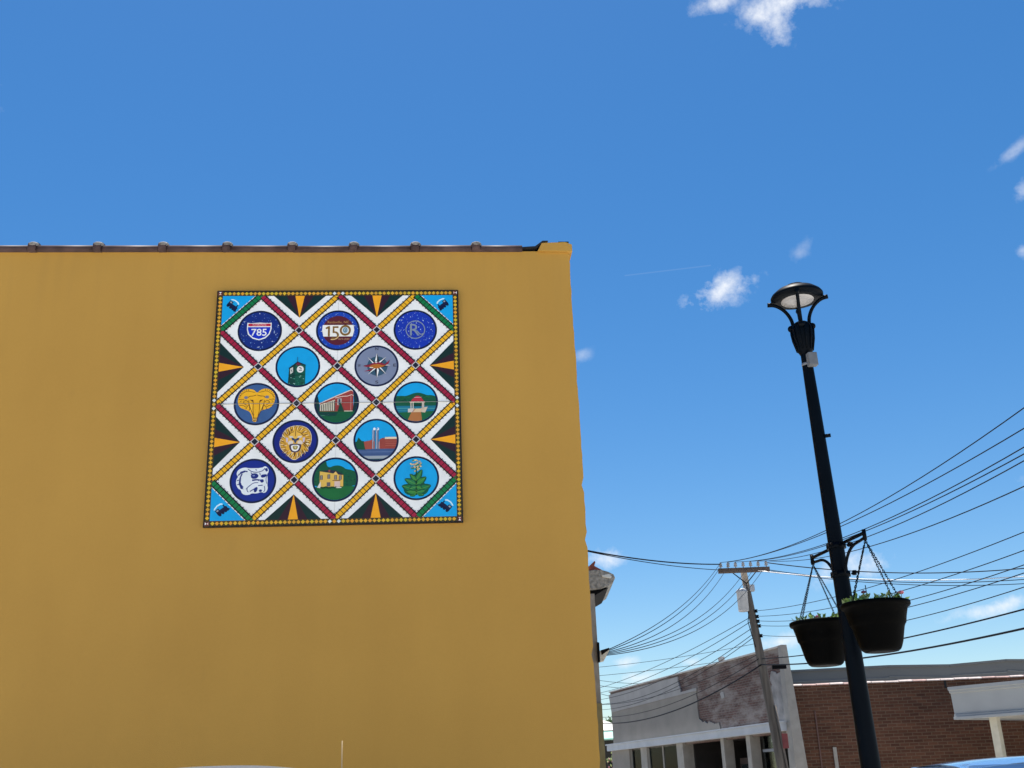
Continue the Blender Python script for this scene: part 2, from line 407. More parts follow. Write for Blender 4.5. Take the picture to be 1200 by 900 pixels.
def clip(poly, conv):
    # Sutherland-Hodgman against a convex counter-clockwise outline
    def inside(p, a, b): return (b[0]-a[0])*(p[1]-a[1])-(b[1]-a[1])*(p[0]-a[0]) >= -1e-12
    def inter(p, q, a, b):
        d1 = (b[0]-a[0])*(p[1]-a[1])-(b[1]-a[1])*(p[0]-a[0]); d2 = (b[0]-a[0])*(q[1]-a[1])-(b[1]-a[1])*(q[0]-a[0])
        t = d1/(d1-d2); return (p[0]+(q[0]-p[0])*t, p[1]+(q[1]-p[1])*t)
    outp = list(poly)
    for i in range(len(conv)):
        a, b = conv[i], conv[(i+1) % len(conv)]; inp = outp; outp = []
        for j in range(len(inp)):
            p, q = inp[j-1], inp[j]
            if inside(q, a, b):
                if not inside(p, a, b): outp.append(inter(p, q, a, b))
                outp.append(q)
            elif inside(p, a, b): outp.append(inter(p, q, a, b))
        if not outp: return []
    return outp
def flat(mb, pts, L, m):
    # pts in local metres (x,z)
    q = []
    for p in pts:
        if not q or (abs(p[0]-q[-1][0])+abs(p[1]-q[-1][1])) > 1e-6: q.append(p)
    if len(q) > 2 and abs(q[0][0]-q[-1][0])+abs(q[0][1]-q[-1][1]) < 1e-6: q.pop()
    if len(q) < 3: return
    a = sum(q[i-1][0]*q[i][1]-q[i][0]*q[i-1][1] for i in range(len(q)))
    if abs(a) < 1e-9: return
    if a < 0: q = q[::-1]
    mb.add([(x, lay(L), z) for x, z in q], [list(range(len(q)))], m)
IN = .0222
SQ = [xz(IN, 1-IN), xz(1-IN, 1-IN), xz(1-IN, IN), xz(IN, IN)]
def uvq(mb, uv, L, m, clipsq=True):
    p = [xz(*q) for q in uv]
    a = sum(p[i-1][0]*p[i][1]-p[i][0]*p[i-1][1] for i in range(len(p)))
    if a < 0: p = p[::-1]
    if clipsq: p = clip(p, SQ)
    if p: flat(mb, p, L, m)
# four panels on battens
h = SM/2; g = .0009
for sx in (-1, 1):
    for sz in (-1, 1):
        a, b = sorted((sx*g, sx*h)); c, d = sorted((sz*g, sz*h))
        MB().box(a, b, -BY, 0, c, d, WHITE).build('panel', MU)
for (a, b, c, d) in ((-h-.006, -h-.0005, -h-.006, h+.006), (h+.0005, h+.006, -h-.006, h+.006), (-h, h, -h-.006, -h-.0005), (-h, h, h+.0005, h+.006)):
    MB().box(a, b, -BY-.002, .002, c, d, BLK).build('edge_trim', MU)
# seams
M_seam = mat('seam_trim', (.30, .32, .33), .5, .1)
MB().box(-h+.06, h-.06, -BY-.0140, -BY+.001, -.0006, .0006, M_seam).build('panel_seam', MU)
# border
ND = 55
for side in range(4):
    mb = MB()
    def bq(t0, t1, w0, w1, L, m):
        pts = [(t0, w0), (t1, w0), (t1, w1), (t0, w1)]
        uvq(mb, [rotuv(p, side) for p in pts], L, m, False)
    def rotuv(p, s):
        t, w = p
        return [(t, w), (1-w, t), (1-t, 1-w), (w, 1-t)][s]
    bq(0, 1-IN, 0, IN, 0, OLIVE)
    bq(0, 1-IN, 0, .0028, 1, BLK); bq(0, 1-IN, IN-.0018, IN, 1, pm(74, 42, 20))
    mb.build('border_strip', MU)
    mb = MB()
    for k in range(ND):
        t = IN*1.1+(1-2.2*IN)*(k+.5)/ND; d = .0082; w = IN*.53
        near = abs(k-ND//2) == 1
        c = pm(214, 222, 222) if near else pm(*[int(x) for x in (218+rnd.uniform(-14, 10), 166+rnd.uniform(-16, 14), 40)])
        uvq(mb, [rotuv(p, side) for p in ((t-d, w), (t, w-d), (t+d, w), (t, w+d))], 2, c, False)
    mb.build('border_diamonds', MU)['kind'] = 'stuff'
    mb = MB(); cs = IN*.86
    for k, (q, m) in enumerate(((((.1, .1), (.9, .1), (.9, .9), (.1, .9)), pm(96, 44, 34)), (((.25, .2), (.75, .2), (.5, .5)), WHITE), (((.25, .8), (.75, .8), (.5, .5)), pm(230, 190, 170)))):
        uvq(mb, [rotuv((x*IN, y*IN), side) for x, y in q], 3+k, m, False)
    mb.build('corner_square', MU)
A = .16; C0 = .5
def lat(i, j): return (C0+A*i, C0+A*j)
def track(p, q, m, name):
    mb = MB(); ln = math.dist(p, q); d = ((q[0]-p[0])/ln, (q[1]-p[1])/ln); n = (-d[1], d[0])
    def quad(s0, s1, w, L, mm):
        uvq(mb, [(p[0]+d[0]*s+n[0]*ww, p[1]+d[1]*s+n[1]*ww) for s, ww in ((s0, -w), (s1, -w), (s1, w), (s0, w))], L, mm)
    quad(0, ln, .0134, 1, BLK)
    step = .0178; k = 0; s = step*.1
    while s < ln:
        quad(s+.0012, s+step-.0012, .0086, 2, m)
        quad(s-.0014, s+.0014, .0172, 0, BLK)
        s += step
    mb.build(name, MU)
E_ = 2.9868
def dline(sumdiff, val):
    # endpoints of lattice line i+j=val or i-j=val inside the border
    if sumdiff == '+':
        i0 = max(-E_, val-E_); i1 = min(E_, val+E_); return lat(i0, val-i0), lat(i1, val-i1)
    i0 = max(-E_, val-E_); i1 = min(E_, val+E_); return lat(i0, i0-val), lat(i1, i1-val)
for v in (-3, -1, 1, 3):
    p, q = dline('+', v)
    # shift layers: red below yellow
    track(p, q, GOLD, 'track')
BYsave = BY
BY = BYsave+.0036
for v in (-3, -1, 1, 3): track(*dline('-', v), RED, 'track')
for sd in '+-':
    for v in (-5, 5): track(*dline(sd, v), GRN, 'track')
BY = BYsave
NODES = [(i, j) for i in range(-2, 3) for j in range(-2, 3) if (i+j) % 2]
for (i, j) in NODES:
    c = lat(i, j); mb = MB()
    for w, L, m in ((.0185, 7, pm(206, 200, 200)), (.0135, 8, pm(24, 24, 40))):
        uvq(mb, [(c[0]+w, c[1]), (c[0], c[1]+w), (c[0]-w, c[1]), (c[0], c[1]-w)], L, m)
    mb.build('track_crossing', MU)
# fans along the edges
for side in range(4):
    for ci in (-1, 1):
        mb = MB(); cu = C0+A*ci
        R_ = lambda p: [(p[0], p[1]), (1-p[1], p[0]), (1-p[0], 1-p[1]), (p[1], 1-p[0])][side]
        apex = (cu, .122); ks = [-.108, -.056, -.0195, .0195, .056, .108]
        for k, m in enumerate((DGRN, MAR, ORG, MAR, DGRN)):
            uvq(mb, [R_(q) for q in (apex, (cu+ks[k], IN), (cu+ks[k+1], IN))], 1, m)
        mb.build('edge_fan', MU)
# corner pieces with little locomotives
for side in range(4):
    R_ = lambda p: [(p[0], p[1]), (1-p[1], p[0]), (1-p[0], 1-p[1]), (p[1], 1-p[0])][side]
    q = 2*C0-5*A  # u+v on the green line through the corner
    mb = MB()
    e = q-.020
    uvq(mb, [R_(p) for p in ((IN, IN), (e-IN+.003, IN), (IN, e-IN+.003))], 1, WHITE)
    uvq(mb, [R_(p) for p in ((IN, IN), (e-IN-.004, IN), (IN, e-IN-.004))], 2, SKYB)
    o = mb.build('corner_triangle', MU)
    mb = MB(); cc = R_((.066, .066)) if side != 99 else None
    ang = {0: 38, 1: -38, 2: 38, 3: -38}[side]
    ca, sn = math.cos(R(ang)), math.sin(R(ang)); flip = 1 if side in (0, 3) else -1
    def loco(pts, L, m):
        uvq(mb, [(cc[0]+(x*flip*ca+y*sn)*.001, cc[1]-(-x*flip*sn+y*ca)*.001) for x, y in pts], L, m)
    loco([(-24, -12), (-24, 12), (-8, 12), (-8, 4), (12, 4), (12, 13), (17, 13), (17, 4), (22, 2), (22, -12)], 3, pm(10, 18, 60))
    for wx in (-17, -3, 9, 19): loco([(wx+6*math.cos(t*.7), -13+6*math.sin(t*.7)) for t in range(9)], 3, pm(10, 18, 60))
    loco([(22, -12), (29, -17), (20, -17)], 3, pm(10, 18, 60)); loco([(-20, 3), (-20, 9), (-12, 9), (-12, 3)], 4, pm(150, 160, 170))
    sm = [(14, 14), (16, 20), (8, 25), (-6, 26), (-20, 22), (-26, 17), (-22, 15), (-8, 20), (6, 19)]
    loco(sm, 3, pm(200, 232, 246))
    mb.build('locomotive', MU)

# ---- emblems
def smooth(pts, it=2, closed=True):
    for _ in range(it):
        q = []
        n = len(pts)
        for k in range(n if closed else n-1):
            a, b = pts[k], pts[(k+1) % n]
            q.append((a[0]*.75+b[0]*.25, a[1]*.75+b[1]*.25)); q.append((a[0]*.25+b[0]*.75, a[1]*.25+b[1]*.75))
        if not closed: q = [pts[0]]+q+[pts[-1]]
        pts = q
    return pts
RM = .0905
class Emblem:
    def __init__(s, i, j, frame, field, rim=pm(8, 18, 58), rimw=.085):
        s.c = xz(*lat(i, j)); s.cx, s.cy, s.rx, s.ry = frame
        s.rad = RM*SM; mb = MB()
        circ = lambda r: [(s.c[0]+r*math.cos(2*math.pi*k/64), s.c[1]+r*math.sin(2*math.pi*k/64)) for k in range(64)]
        flat(mb, circ(s.rad), 0, rim); flat(mb, circ(s.rad*(1-rimw)), 1, field)
        s.part = mb.build('medallion', MU); s.inner = circ(s.rad*(1-rimw)); s.mb = MB()
    def P(s, p): return (s.c[0]+(p[0]-s.cx)/s.rx*s.rad, s.c[1]-(p[1]-s.cy)/s.ry*s.rad)
    def poly(s, pts, L, m, sm=0):
        if sm: pts = smooth(pts, sm)
        q = [s.P(p) for p in pts]
        a = sum(q[k-1][0]*q[k][1]-q[k][0]*q[k-1][1] for k in range(len(q)))
        if a < 0: q = q[::-1]
        q = clip(q, s.inner); flat(s.mb, q, 1+L, m)
    def line(s, pts, w, L, m, sm=0):
        if sm: pts = smooth(pts, sm, False)
        n = len(pts); l, r = [], []
        for k in range(n):
            a, b = pts[max(0, k-1)], pts[min(n-1, k+1)]; d = math.dist(a, b) or 1; nx, ny = -(b[1]-a[1])/d*w/2, (b[0]-a[0])/d*w/2
            l.append((pts[k][0]+nx, pts[k][1]+ny)); r.append((pts[k][0]-nx, pts[k][1]-ny))
        for k in range(n-1): s.poly([l[k], l[k+1], r[k+1], r[k]], L, m)
    def ell(s, cx, cy, rx, ry, L, m, n=28): s.poly([(cx+rx*math.cos(2*math.pi*k/n), cy+ry*math.sin(2*math.pi*k/n)) for k in range(n)], L, m)
    def ring(s, cx, cy, rx, ry, w, L, m, n=36):
        for k in range(n):
            a, b = 2*math.pi*k/n, 2*math.pi*(k+1)/n
            s.poly([(cx+rx*math.cos(a), cy+ry*math.sin(a)), (cx+rx*math.cos(b), cy+ry*math.sin(b)),
                    (cx+(rx-w)*math.cos(b), cy+(ry-w)*math.sin(b)), (cx+(rx-w)*math.cos(a), cy+(ry-w)*math.sin(a))], L, m)
    def rect(s, x0, y0, x1, y1, L, m): s.poly([(x0, y0), (x1, y0), (x1, y1), (x0, y1)], L, m)
    def stars(s, n, L, r0, r1, seed):
        q = random.Random(seed)
        for k in range(n):
            a = q.uniform(0, 6.283); r = math.sqrt(q.uniform(r0*r0, r1*r1)); x, y = s.cx+s.rx*r*math.cos(a), s.cy+s.ry*r*math.sin(a)
            d = q.choice((4, 5, 6, 10)); s.poly([(x-d, y), (x, y-d), (x+d, y), (x, y+d)], L, pm(*q.choice(((120, 160, 220), (60, 110, 200), (200, 215, 235)))))
    def text(s, body, x, y, hgt, L, m, width=None, bold=0.):
        cu = bpy.data.curves.new('t', 'FONT'); cu.body = body; cu.align_x = 'CENTER'; cu.align_y = 'CENTER'; cu.offset = bold; cu.resolution_u = 3
        ob = bpy.data.objects.new('t', cu); COL.objects.link(ob)
        dg = bpy.context.evaluated_depsgraph_get(); me = bpy.data.meshes.new_from_object(ob.evaluated_get(dg))
        xs = [v.co.x for v in me.vertices]; ys = [v.co.y for v in me.vertices]
        hy = max(ys)-min(ys); wx = max(xs)-min(xs); ky = hgt/hy; kx = (width/wx) if width else ky
        mx, my = (max(xs)+min(xs))/2, (max(ys)+min(ys))/2
        vs = [s.P((x+(v.co.x-mx)*kx, y-(v.co.y-my)*ky)) for v in me.vertices]
        s.mb.add([(a, lay(1+L), b) for a, b in vs], [list(p.vertices) for p in me.polygons], m)
        bpy.data.objects.remove(ob); bpy.data.curves.remove(cu); bpy.data.meshes.remove(me)
    def done(s, name): s.mb.build(name, s.part)
W_ = WHITE
# route shield
e = Emblem(-2, -2, (467, 450, 390, 348), pm(14, 40, 122)); e.stars(120, 1, 0, .9, 1)
e.poly([(245, 312), (300, 322), (460, 312), (620, 322), (668, 312), (672, 420), (640, 515), (570, 583), (460, 615), (350, 588), (262, 515), (238, 420)], 2, W_)
e.rect(262, 330, 655, 374, 3, pm(186, 26, 56)); e.poly([(256, 390), (652, 390), (650, 430), (622, 505), (560, 562), (458, 597), (355, 567), (285, 505), (258, 430)], 3, pm(14, 44, 186))
e.text('INTERSTATE', 460, 352, 28, 4, pm(240, 200, 205), 240); e.text('785', 455, 480, 122, 4, W_, 270, .012); e.done('route_shield')
# anniversary emblem
e = Emblem(0, -2, (460, 445, 388, 342), pm(20, 62, 168)); e.stars(90, 1, .7, .9, 2)
e.ell(462, 450, 278, 248, 2, pm(88, 24, 38), 48)
e.poly([(190, 358), (735, 358), (748, 450), (720, 553), (205, 553), (180, 450)], 3, pm(238, 236, 228))
G5 = pm(128, 92, 30); e.poly([(240, 405), (290, 378), (318, 378), (318, 552), (284, 552), (284, 418), (250, 430)], 4, G5); e.text('5', 415, 492, 222, 4, G5, 128, .0)
e.ring(590, 450, 98, 92, 34, 4, pm(128, 92, 30)); e.ell(590, 448, 52, 56, 4, pm(196, 214, 220)); e.ring(588, 446, 36, 44, 14, 5, pm(44, 110, 140)); e.line([(588, 470), (588, 430)], 16, 5, pm(40, 96, 120))
e.line([(335, 605), (390, 608), (450, 585), (480, 545)], 16, 6, pm(214, 178, 120), 2)
e.text('Reidsville, NC', 465, 312, 46, 4, pm(186, 140, 84), 380); e.text('1873-2023', 565, 598, 30, 4, pm(196, 150, 110), 190); e.done('anniversary_crest')
# letter R seal (frame in units of a 900 px crop)
e = Emblem(2, -2, (450, 450, 390, 350), pm(20, 50, 168)); e.stars(150, 1, 0, .9, 3)
GR = pm(128, 140, 160); e.ring(450, 450, 176, 160, 17, 2, GR, 48); e.text('R', 440, 452, 205, 3, GR, 175, .005); e.line([(480, 470), (540, 540), (590, 520)], 18, 3, GR, 2); e.done('letter_seal')
# clock tower
e = Emblem(-1, -1, (467, 450, 388, 352), SKYB)
T1, T2 = pm(12, 62, 52), pm(14, 84, 66)
e.poly([(318, 480), (462, 372), (600, 425), (600, 800), (300, 800)], 1, T1); e.poly([(425, 385), (600, 425), (600, 800), (425, 800)], 2, T2)
e.poly([(305, 480), (462, 366), (612, 428), (598, 436), (462, 392), (325, 486)], 3, pm(16, 40, 44)); e.poly([(440, 405), (475, 378), (525, 420), (450, 440)], 4, pm(110, 34, 60)); e.line([(459, 372), (459, 290)], 8, 4, pm(30, 70, 110))
e.ell(512, 500, 60, 58, 5, pm(226, 226, 222)); e.line([(495, 470), (535, 490)], 14, 6, BLK); e.line([(490, 518), (540, 516)], 14, 6, BLK)
e.poly([(335, 490), (385, 462), (388, 550), (340, 585)], 5, pm(206, 206, 200)); e.line([(352, 505), (372, 545)], 10, 6, BLK)
q = random.Random(5)
for k in range(26):
    x, y = q.uniform(325, 585), q.uniform(600, 770); e.poly([(x-13, y), (x, y-6), (x+13, y+3), (x, y+8)], 5, pm(*q.choice(((40, 130, 100), (8, 44, 38), (90, 180, 150), (160, 205, 195)))))
e.line([(330, 610), (590, 590)], 8, 6, pm(8, 40, 34)); e.done('clock_tower')
# compass with fish
e = Emblem(1, -1, (458, 457, 380, 350), pm(122, 132, 158)); e.ell(472, 462, 175, 165, 1, pm(52, 84, 104), 40)
for k in range(8):
    a = k*math.pi/4; L_ = 235 if k % 2 == 0 else 228; b = 60 if k % 2 == 0 else 44; c = (465, 455)
    if k % 2: L_ = 232
    tip = (c[0]+L_*math.sin(a), c[1]-L_*math.cos(a)*.93)
    for sgn, m in ((-1, W_), (1, pm(22, 24, 40))):
        aa = a+sgn*math.pi/8*1.0; e.poly([c, (c[0]+b*1.5*math.sin(aa), c[1]-b*1.5*math.cos(aa)*.93), tip], 3 if k % 2 == 0 else 2, m)
e.poly([(225, 460), (330, 440), (420, 402), (520, 402), (600, 435), (690, 355), (660, 425), (620, 452), (540, 460), (420, 470), (300, 480)], 4, pm(140, 30, 54)); e.poly([(240, 552), (330, 525), (420, 490), (360, 545)], 4, pm(140, 30, 54))
e.poly([(320, 475), (400, 436), (490, 428), (560, 452), (620, 448), (560, 480), (460, 508), (380, 498)], 5, pm(178, 104, 30), 1); e.line([(340, 488), (400, 492)], 14, 6, pm(240, 225, 200)); e.ell(452, 400, 20, 13, 6, W_); e.line([(435, 396), (470, 394)], 8, 7, BLK)
for t, x, y in (('N', 460, 168), ('S', 464, 735), ('W', 160, 452), ('E', 772, 450)): e.text(t, x, y, 48, 4, pm(50, 46, 62), 52)
e.done('compass_rose')
# ram head
e = Emblem(-2, 0, (472, 455, 398, 375), pm(58, 92, 142)); DK = pm(84, 44, 14); YG = pm(240, 178, 24)
e.poly([(462, 250), (420, 205), (330, 182), (240, 200), (170, 275), (142, 380), (150, 450), (190, 520), (260, 550), (345, 580), (380, 620), (415, 700), (420, 770), (485, 772), (490, 700), (530, 620), (565, 570), (620, 555), (720, 525), (780, 450), (800, 350), (780, 270), (710, 200), (620, 178), (530, 205), (485, 255)], 1, YG, 1)
e.ell(285, 342, 34, 26, 2, pm(118, 120, 140)); e.ell(652, 335, 36, 26, 2, pm(118, 120, 140))
for sgn in (-1, 1):
    X = lambda x: 472+sgn*(x-472)
    e.line([(X(480), 300), (X(545), 318), (X(600), 318), (X(618), 345)], 10, 2, DK, 1); e.line([(X(500), 250), (X(545), 245), (X(640), 222), (X(720), 265), (X(772), 330)], 7, 2, DK, 1)
    for k in range(9):
        a = -1.15+k*.30; cx, cy = 645, 330; e.line([(X(cx+112*math.cos(a-.6)), cy+112*math.sin(a-.6)), (X(cx+150*math.cos(a-.6)), cy+150*math.sin(a-.6))], 7, 2, DK)
    e.line([(X(620), 420), (X(650), 390), (X(700), 410), (X(690), 450), (X(640), 480)], 9, 2, DK, 1); e.line([(X(780), 370), (X(690), 380)], 8, 2, DK); e.line([(X(600), 470), (X(580), 550), (X(600), 575)], 10, 2, DK, 1)
    e.line([(X(600), 460), (X(640), 520), (X(700), 480), (X(770), 480)], 8, 2, DK, 1); e.line([(X(640), 520), (X(655), 550)], 8, 2, DK)
    e.poly([(X(530), 388), (X(590), 380), (X(545), 415), (X(525), 420)], 3, DK); e.line([(X(535), 395), (X(525), 470), (X(528), 580), (X(510), 660)], 9, 2, DK, 1)
    e.line([(X(610), 390), (X(600), 470), (X(545), 600), (X(505), 690), (X(500), 770)], 9, 2, DK, 1); e.poly([(X(560), 470), (X(585), 460), (X(530), 620), (X(522), 660)], 2, pm(248, 206, 70))
e.line([(415, 458), (530, 458)], 6, 2, pm(150, 90, 10)); e.line([(420, 705), (490, 705)], 9, 2, DK); e.ell(455, 735, 24, 16, 3, pm(196, 170, 110)); e.line([(430, 745), (482, 745)], 9, 4, BLK); e.done('ram_head')
# red brick building with colonnade
e = Emblem(0, 0, (455, 463, 392, 360), SKYB)
e.rect(60, 590, 860, 840, 1, pm(14, 88, 52)); e.poly([(60, 270), (118, 320), (150, 450), (165, 610), (60, 660)], 2, pm(12, 52, 50)); e.poly([(160, 462), (700, 245), (745, 275), (745, 610), (165, 605)], 2, pm(154, 60, 54))
e.poly([(155, 466), (440, 342), (705, 236), (745, 262), (745, 272), (703, 252), (440, 358), (160, 478)], 3, pm(236, 214, 196)); e.poly([(160, 490), (430, 408), (430, 600), (185, 600)], 3, pm(86, 92, 84))
for k in range(8):
    x = 172+k*32; t = 492-k*10; e.rect(x, t, x+15, 598, 4, pm(220, 210, 186)); e.line([(x, t+4), (x+30, t-6)], 14, 4, pm(220, 210, 186))
e.line([(430, 380), (560, 352), (640, 350), (720, 325), (750, 345)], 11, 4, pm(236, 206, 190)); e.rect(470, 390, 540, 500, 4, pm(190, 182, 172)); e.rect(488, 400, 522, 495, 5, pm(60, 70, 96)); e.rect(700, 345, 708, 600, 4, pm(206, 150, 140))
e.poly([(475, 610), (520, 440), (590, 610)], 6, pm(14, 66, 46)); e.poly([(745, 250), (800, 330), (850, 420), (840, 600), (730, 610), (760, 450)], 4, pm(16, 48, 48)); e.rect(590, 598, 735, 612, 5, pm(206, 200, 176))
e.line([(180, 680), (330, 662)], 8, 2, pm(90, 130, 120)); e.poly([(150, 620), (480, 625), (450, 680), (330, 690), (160, 650)], 2, pm(12, 60, 52)); e.done('brick_school')
# lake gazebo
e = Emblem(2, 0, (445, 455, 378, 362), SKYB); q = random.Random(11)
e.poly([(60, 380), (130, 350), (200, 345), (280, 350), (350, 325), (420, 298), (500, 292), (580, 315), (640, 340), (700, 335), (760, 350), (840, 390), (840, 600), (60, 600)], 1, pm(16, 84, 56), 1)
for k in range(50):
    x, y = q.uniform(90, 800), q.uniform(350, 440); e.poly([(x-18, y), (x, y-9), (x+18, y), (x, y+7)], 2, pm(*q.choice(((24, 110, 60), (10, 62, 44), (30, 100, 50)))))
e.rect(60, 520, 840, 640, 2, pm(22, 112, 138)); e.line([(60, 560), (840, 570)], 14, 3, pm(70, 150, 160)); e.line([(140, 600), (420, 606)], 8, 3, pm(60, 140, 150))
e.poly([(60, 640), (330, 625), (600, 620), (840, 610), (840, 840), (60, 840)], 3, pm(24, 96, 56)); e.poly([(370, 630), (530, 630), (550, 800), (290, 800)], 4, pm(176, 112, 60))
e.poly([(355, 460), (380, 410), (430, 380), (445, 350), (500, 350), (540, 385), (590, 450)], 4, pm(186, 46, 62)); e.line([(415, 378), (540, 376)], 7, 5, pm(236, 190, 190)); e.rect(340, 448, 600, 466, 5, pm(226, 206, 190))
for x in (355, 392, 548, 570): e.rect(x, 466, x+14, 580, 5, pm(222, 206, 190))
e.rect(400, 495, 548, 530, 4, pm(12, 52, 40)); e.rect(405, 572, 540, 632, 5, pm(222, 190, 150)); e.poly([(310, 575), (400, 560), (405, 630), (310, 635)], 5, pm(206, 196, 186)); e.poly([(530, 560), (645, 540), (600, 640), (530, 630)], 5, pm(214, 194, 170)); e.line([(385, 630), (440, 570)], 9, 6, pm(160, 90, 80)); e.done('lake_gazebo')
# lion head
e = Emblem(-1, 1, (462, 455, 402, 375), pm(18, 32, 122)); q = random.Random(21); TAN = pm(206, 150, 60); CRM = pm(244, 224, 176)
mane = [(450, 180), (560, 182), (650, 215), (710, 270), (742, 350), (748, 440), (730, 520), (690, 560), (690, 640), (640, 635), (590, 680), (520, 750), (460, 780), (400, 760), (340, 705), (270, 640), (215, 590), (185, 510), (190, 440), (225, 380), (240, 310), (290, 240), (360, 200)]
e.poly(mane, 1, CRM, 1); e.poly([(462+(x-462)*.965, 470+(y-470)*.965) for x, y in mane], 2, pm(150, 100, 40), 1); e.poly([(462+(x-462)*.94, 470+(y-470)*.94) for x, y in mane], 3, pm(222, 168, 52), 1)
for k in range(90):
    a = q.uniform(0, 6.283); r = q.uniform(.66, .9); x0, y0 = 462+280*r*math.cos(a), 470+290*r*math.sin(a); l = q.uniform(.12, .22)
    e.line([(x0, y0), (x0-280*l*math.cos(a+.3), y0-290*l*math.sin(a+.3))], q.uniform(8, 15), 4, q.choice((CRM, pm(168, 112, 40), TAN, pm(90, 60, 30), pm(240, 190, 70))))
e.poly([(370, 330), (410, 285), (515, 280), (560, 330), (600, 400), (580, 520), (540, 600), (500, 650), (420, 650), (380, 600), (340, 520), (325, 400)], 5, pm(232, 182, 70), 1)
for k in range(60):
    a = 6.283*k/60; r = .70+.06*(k % 3); e.line([(462+280*r*math.cos(a), 470+290*r*math.sin(a)), (462+265*(r+.24)*math.cos(a+.08), 470+275*(r+.24)*math.sin(a+.08))], 9, 5, (pm(96, 62, 24), CRM, pm(150, 100, 40))[k % 3])
for sgn in (-1, 1):
    X = lambda x: 462+sgn*(x-462)
    e.poly([(X(500), 370), (X(585), 360), (X(560), 400), (X(500), 400)], 6, pm(214, 204, 190)); e.poly([(X(590), 400), (X(630), 390), (X(622), 470), (X(596), 480)], 6, pm(206, 190, 210)); e.poly([(X(500), 450), (X(570), 440), (X(600), 500), (X(560), 520), (X(500), 505)], 6, pm(222, 206, 190), 1); e.poly([(X(480), 410), (X(530), 395), (X(520), 440), (X(480), 445)], 7, pm(40, 60, 100))
    e.line([(X(490), 290), (X(560), 320), (X(600), 360)], 9, 6, pm(110, 70, 20), 1)
e.line([(462, 285), (462, 370)], 10, 6, pm(90, 50, 20)); e.poly([(425, 420), (500, 420), (470, 490), (452, 490)], 7, pm(50, 70, 110)); e.poly([(350, 510), (420, 500), (505, 500), (575, 510), (555, 600), (510, 650), (415, 650), (370, 600)], 6, pm(60, 40, 70), 1)
e.poly([(385, 520), (545, 520), (530, 590), (495, 630), (430, 630), (395, 590)], 7, W_, 1); e.poly([(415, 535), (515, 535), (500, 595), (465, 605), (430, 595)], 8, pm(150, 130, 50), 1); e.poly([(440, 550), (495, 550), (470, 590)], 9, pm(214, 206, 150)); e.done('lion_head')
# factory with twin stacks
e = Emblem(1, 1, (450, 450, 388, 370), SKYB); BR = pm(164, 78, 62)
e.rect(60, 600, 860, 720, 1, pm(66, 90, 136)); e.line([(60, 650), (860, 650)], 10, 2, pm(96, 116, 156)); e.line([(60, 690), (860, 690)], 6, 2, pm(50, 70, 110)); e.rect(60, 718, 860, 768, 2, pm(156, 164, 172)); e.rect(60, 768, 860, 860, 2, pm(34, 60, 66))
e.poly([(90, 480), (120, 470), (150, 400), (200, 460), (250, 470), (275, 610), (90, 610)], 2, pm(14, 78, 50)); e.poly([(240, 478), (350, 455), (385, 440), (400, 600), (265, 606)], 3, BR); e.poly([(510, 440), (560, 415), (600, 420), (800, 430), (830, 600), (510, 600)], 3, pm(152, 66, 54)); e.rect(600, 400, 830, 434, 4, pm(232, 212, 180))
for k in range(3): e.line([(610, 470+k*38), (830, 474+k*36)], 6, 4, pm(190, 110, 90))
for x in (385, 447): e.rect(x, 280, x+44, 600, 5, pm(124, 138, 164)); e.rect(x+6, 280, x+16, 600, 6, pm(176, 182, 194)); e.rect(x+32, 280, x+44, 600, 6, pm(92, 100, 124))
for x in (420, 480): e.ell(x, 262, 22, 24, 6, pm(232, 238, 242))
e.ell(474, 258, 10, 12, 7, SKYB); e.rect(400, 470, 430, 600, 7, pm(150, 96, 86)); e.rect(495, 480, 512, 600, 7, pm(190, 150, 140)); e.done('factory')
# bulldog head
e = Emblem(-2, 2, (445, 445, 410, 388), pm(16, 38, 132)); BL = pm(24, 40, 120)
e.poly([(150, 330), (165, 265), (220, 225), (300, 208), (360, 225), (590, 225), (650, 185), (710, 235), (718, 290), (690, 330), (705, 430), (700, 520), (715, 580), (690, 640), (650, 662), (600, 640), (520, 668), (430, 660), (390, 690), (300, 688), (255, 650), (240, 600), (190, 580), (150, 500), (150, 420), (185, 370)], 1, pm(226, 232, 236), 1)
for pts, w in (([(180, 350), (235, 300), (300, 275), (345, 285)], 20), ([(250, 320), (215, 400), (225, 500), (280, 560)], 22), ([(165, 440), (200, 430)], 14), ([(170, 510), (215, 505)], 14), ([(350, 240), (420, 290), (520, 300), (610, 275), (640, 240)], 12), ([(400, 300), (430, 330)], 14), ([(330, 590), (390, 530), (460, 480), (540, 480)], 12), ([(350, 560), (350, 620), (375, 640)], 12), ([(400, 630), (470, 590), (520, 560)], 16), ([(640, 230), (665, 265), (700, 270)], 14), ([(540, 530), (620, 525)], 14), ([(650, 540), (665, 610), (640, 640)], 12), ([(430, 430), (520, 420), (600, 440)], 12), ([(690, 340), (670, 420), (690, 500)], 10), ([(480, 250), (510, 262)], 12)):
    e.line(pts, w, 2, BL, 1)
e.poly([(400, 325), (500, 312), (548, 362), (505, 412), (415, 410)], 3, BL, 1); e.poly([(575, 345), (690, 330), (670, 385), (590, 398)], 3, BL, 1); e.poly([(210, 290), (300, 262), (310, 288), (240, 320)], 3, BL); e.poly([(205, 400), (235, 390), (230, 520), (290, 590), (240, 585), (200, 500)], 3, BL); e.poly([(640, 240), (690, 225), (700, 280), (670, 290)], 3, BL); e.line([(560, 310), (572, 350)], 12, 3, BL); e.line([(430, 445), (520, 430), (560, 450)], 14, 3, BL, 1); e.poly([(560, 430), (630, 420), (640, 470), (590, 485)], 3, BL, 1); e.poly([(470, 570), (540, 550), (520, 640), (470, 650)], 3, BL, 1); e.ell(585, 620, 28, 22, 3, BL, 12)
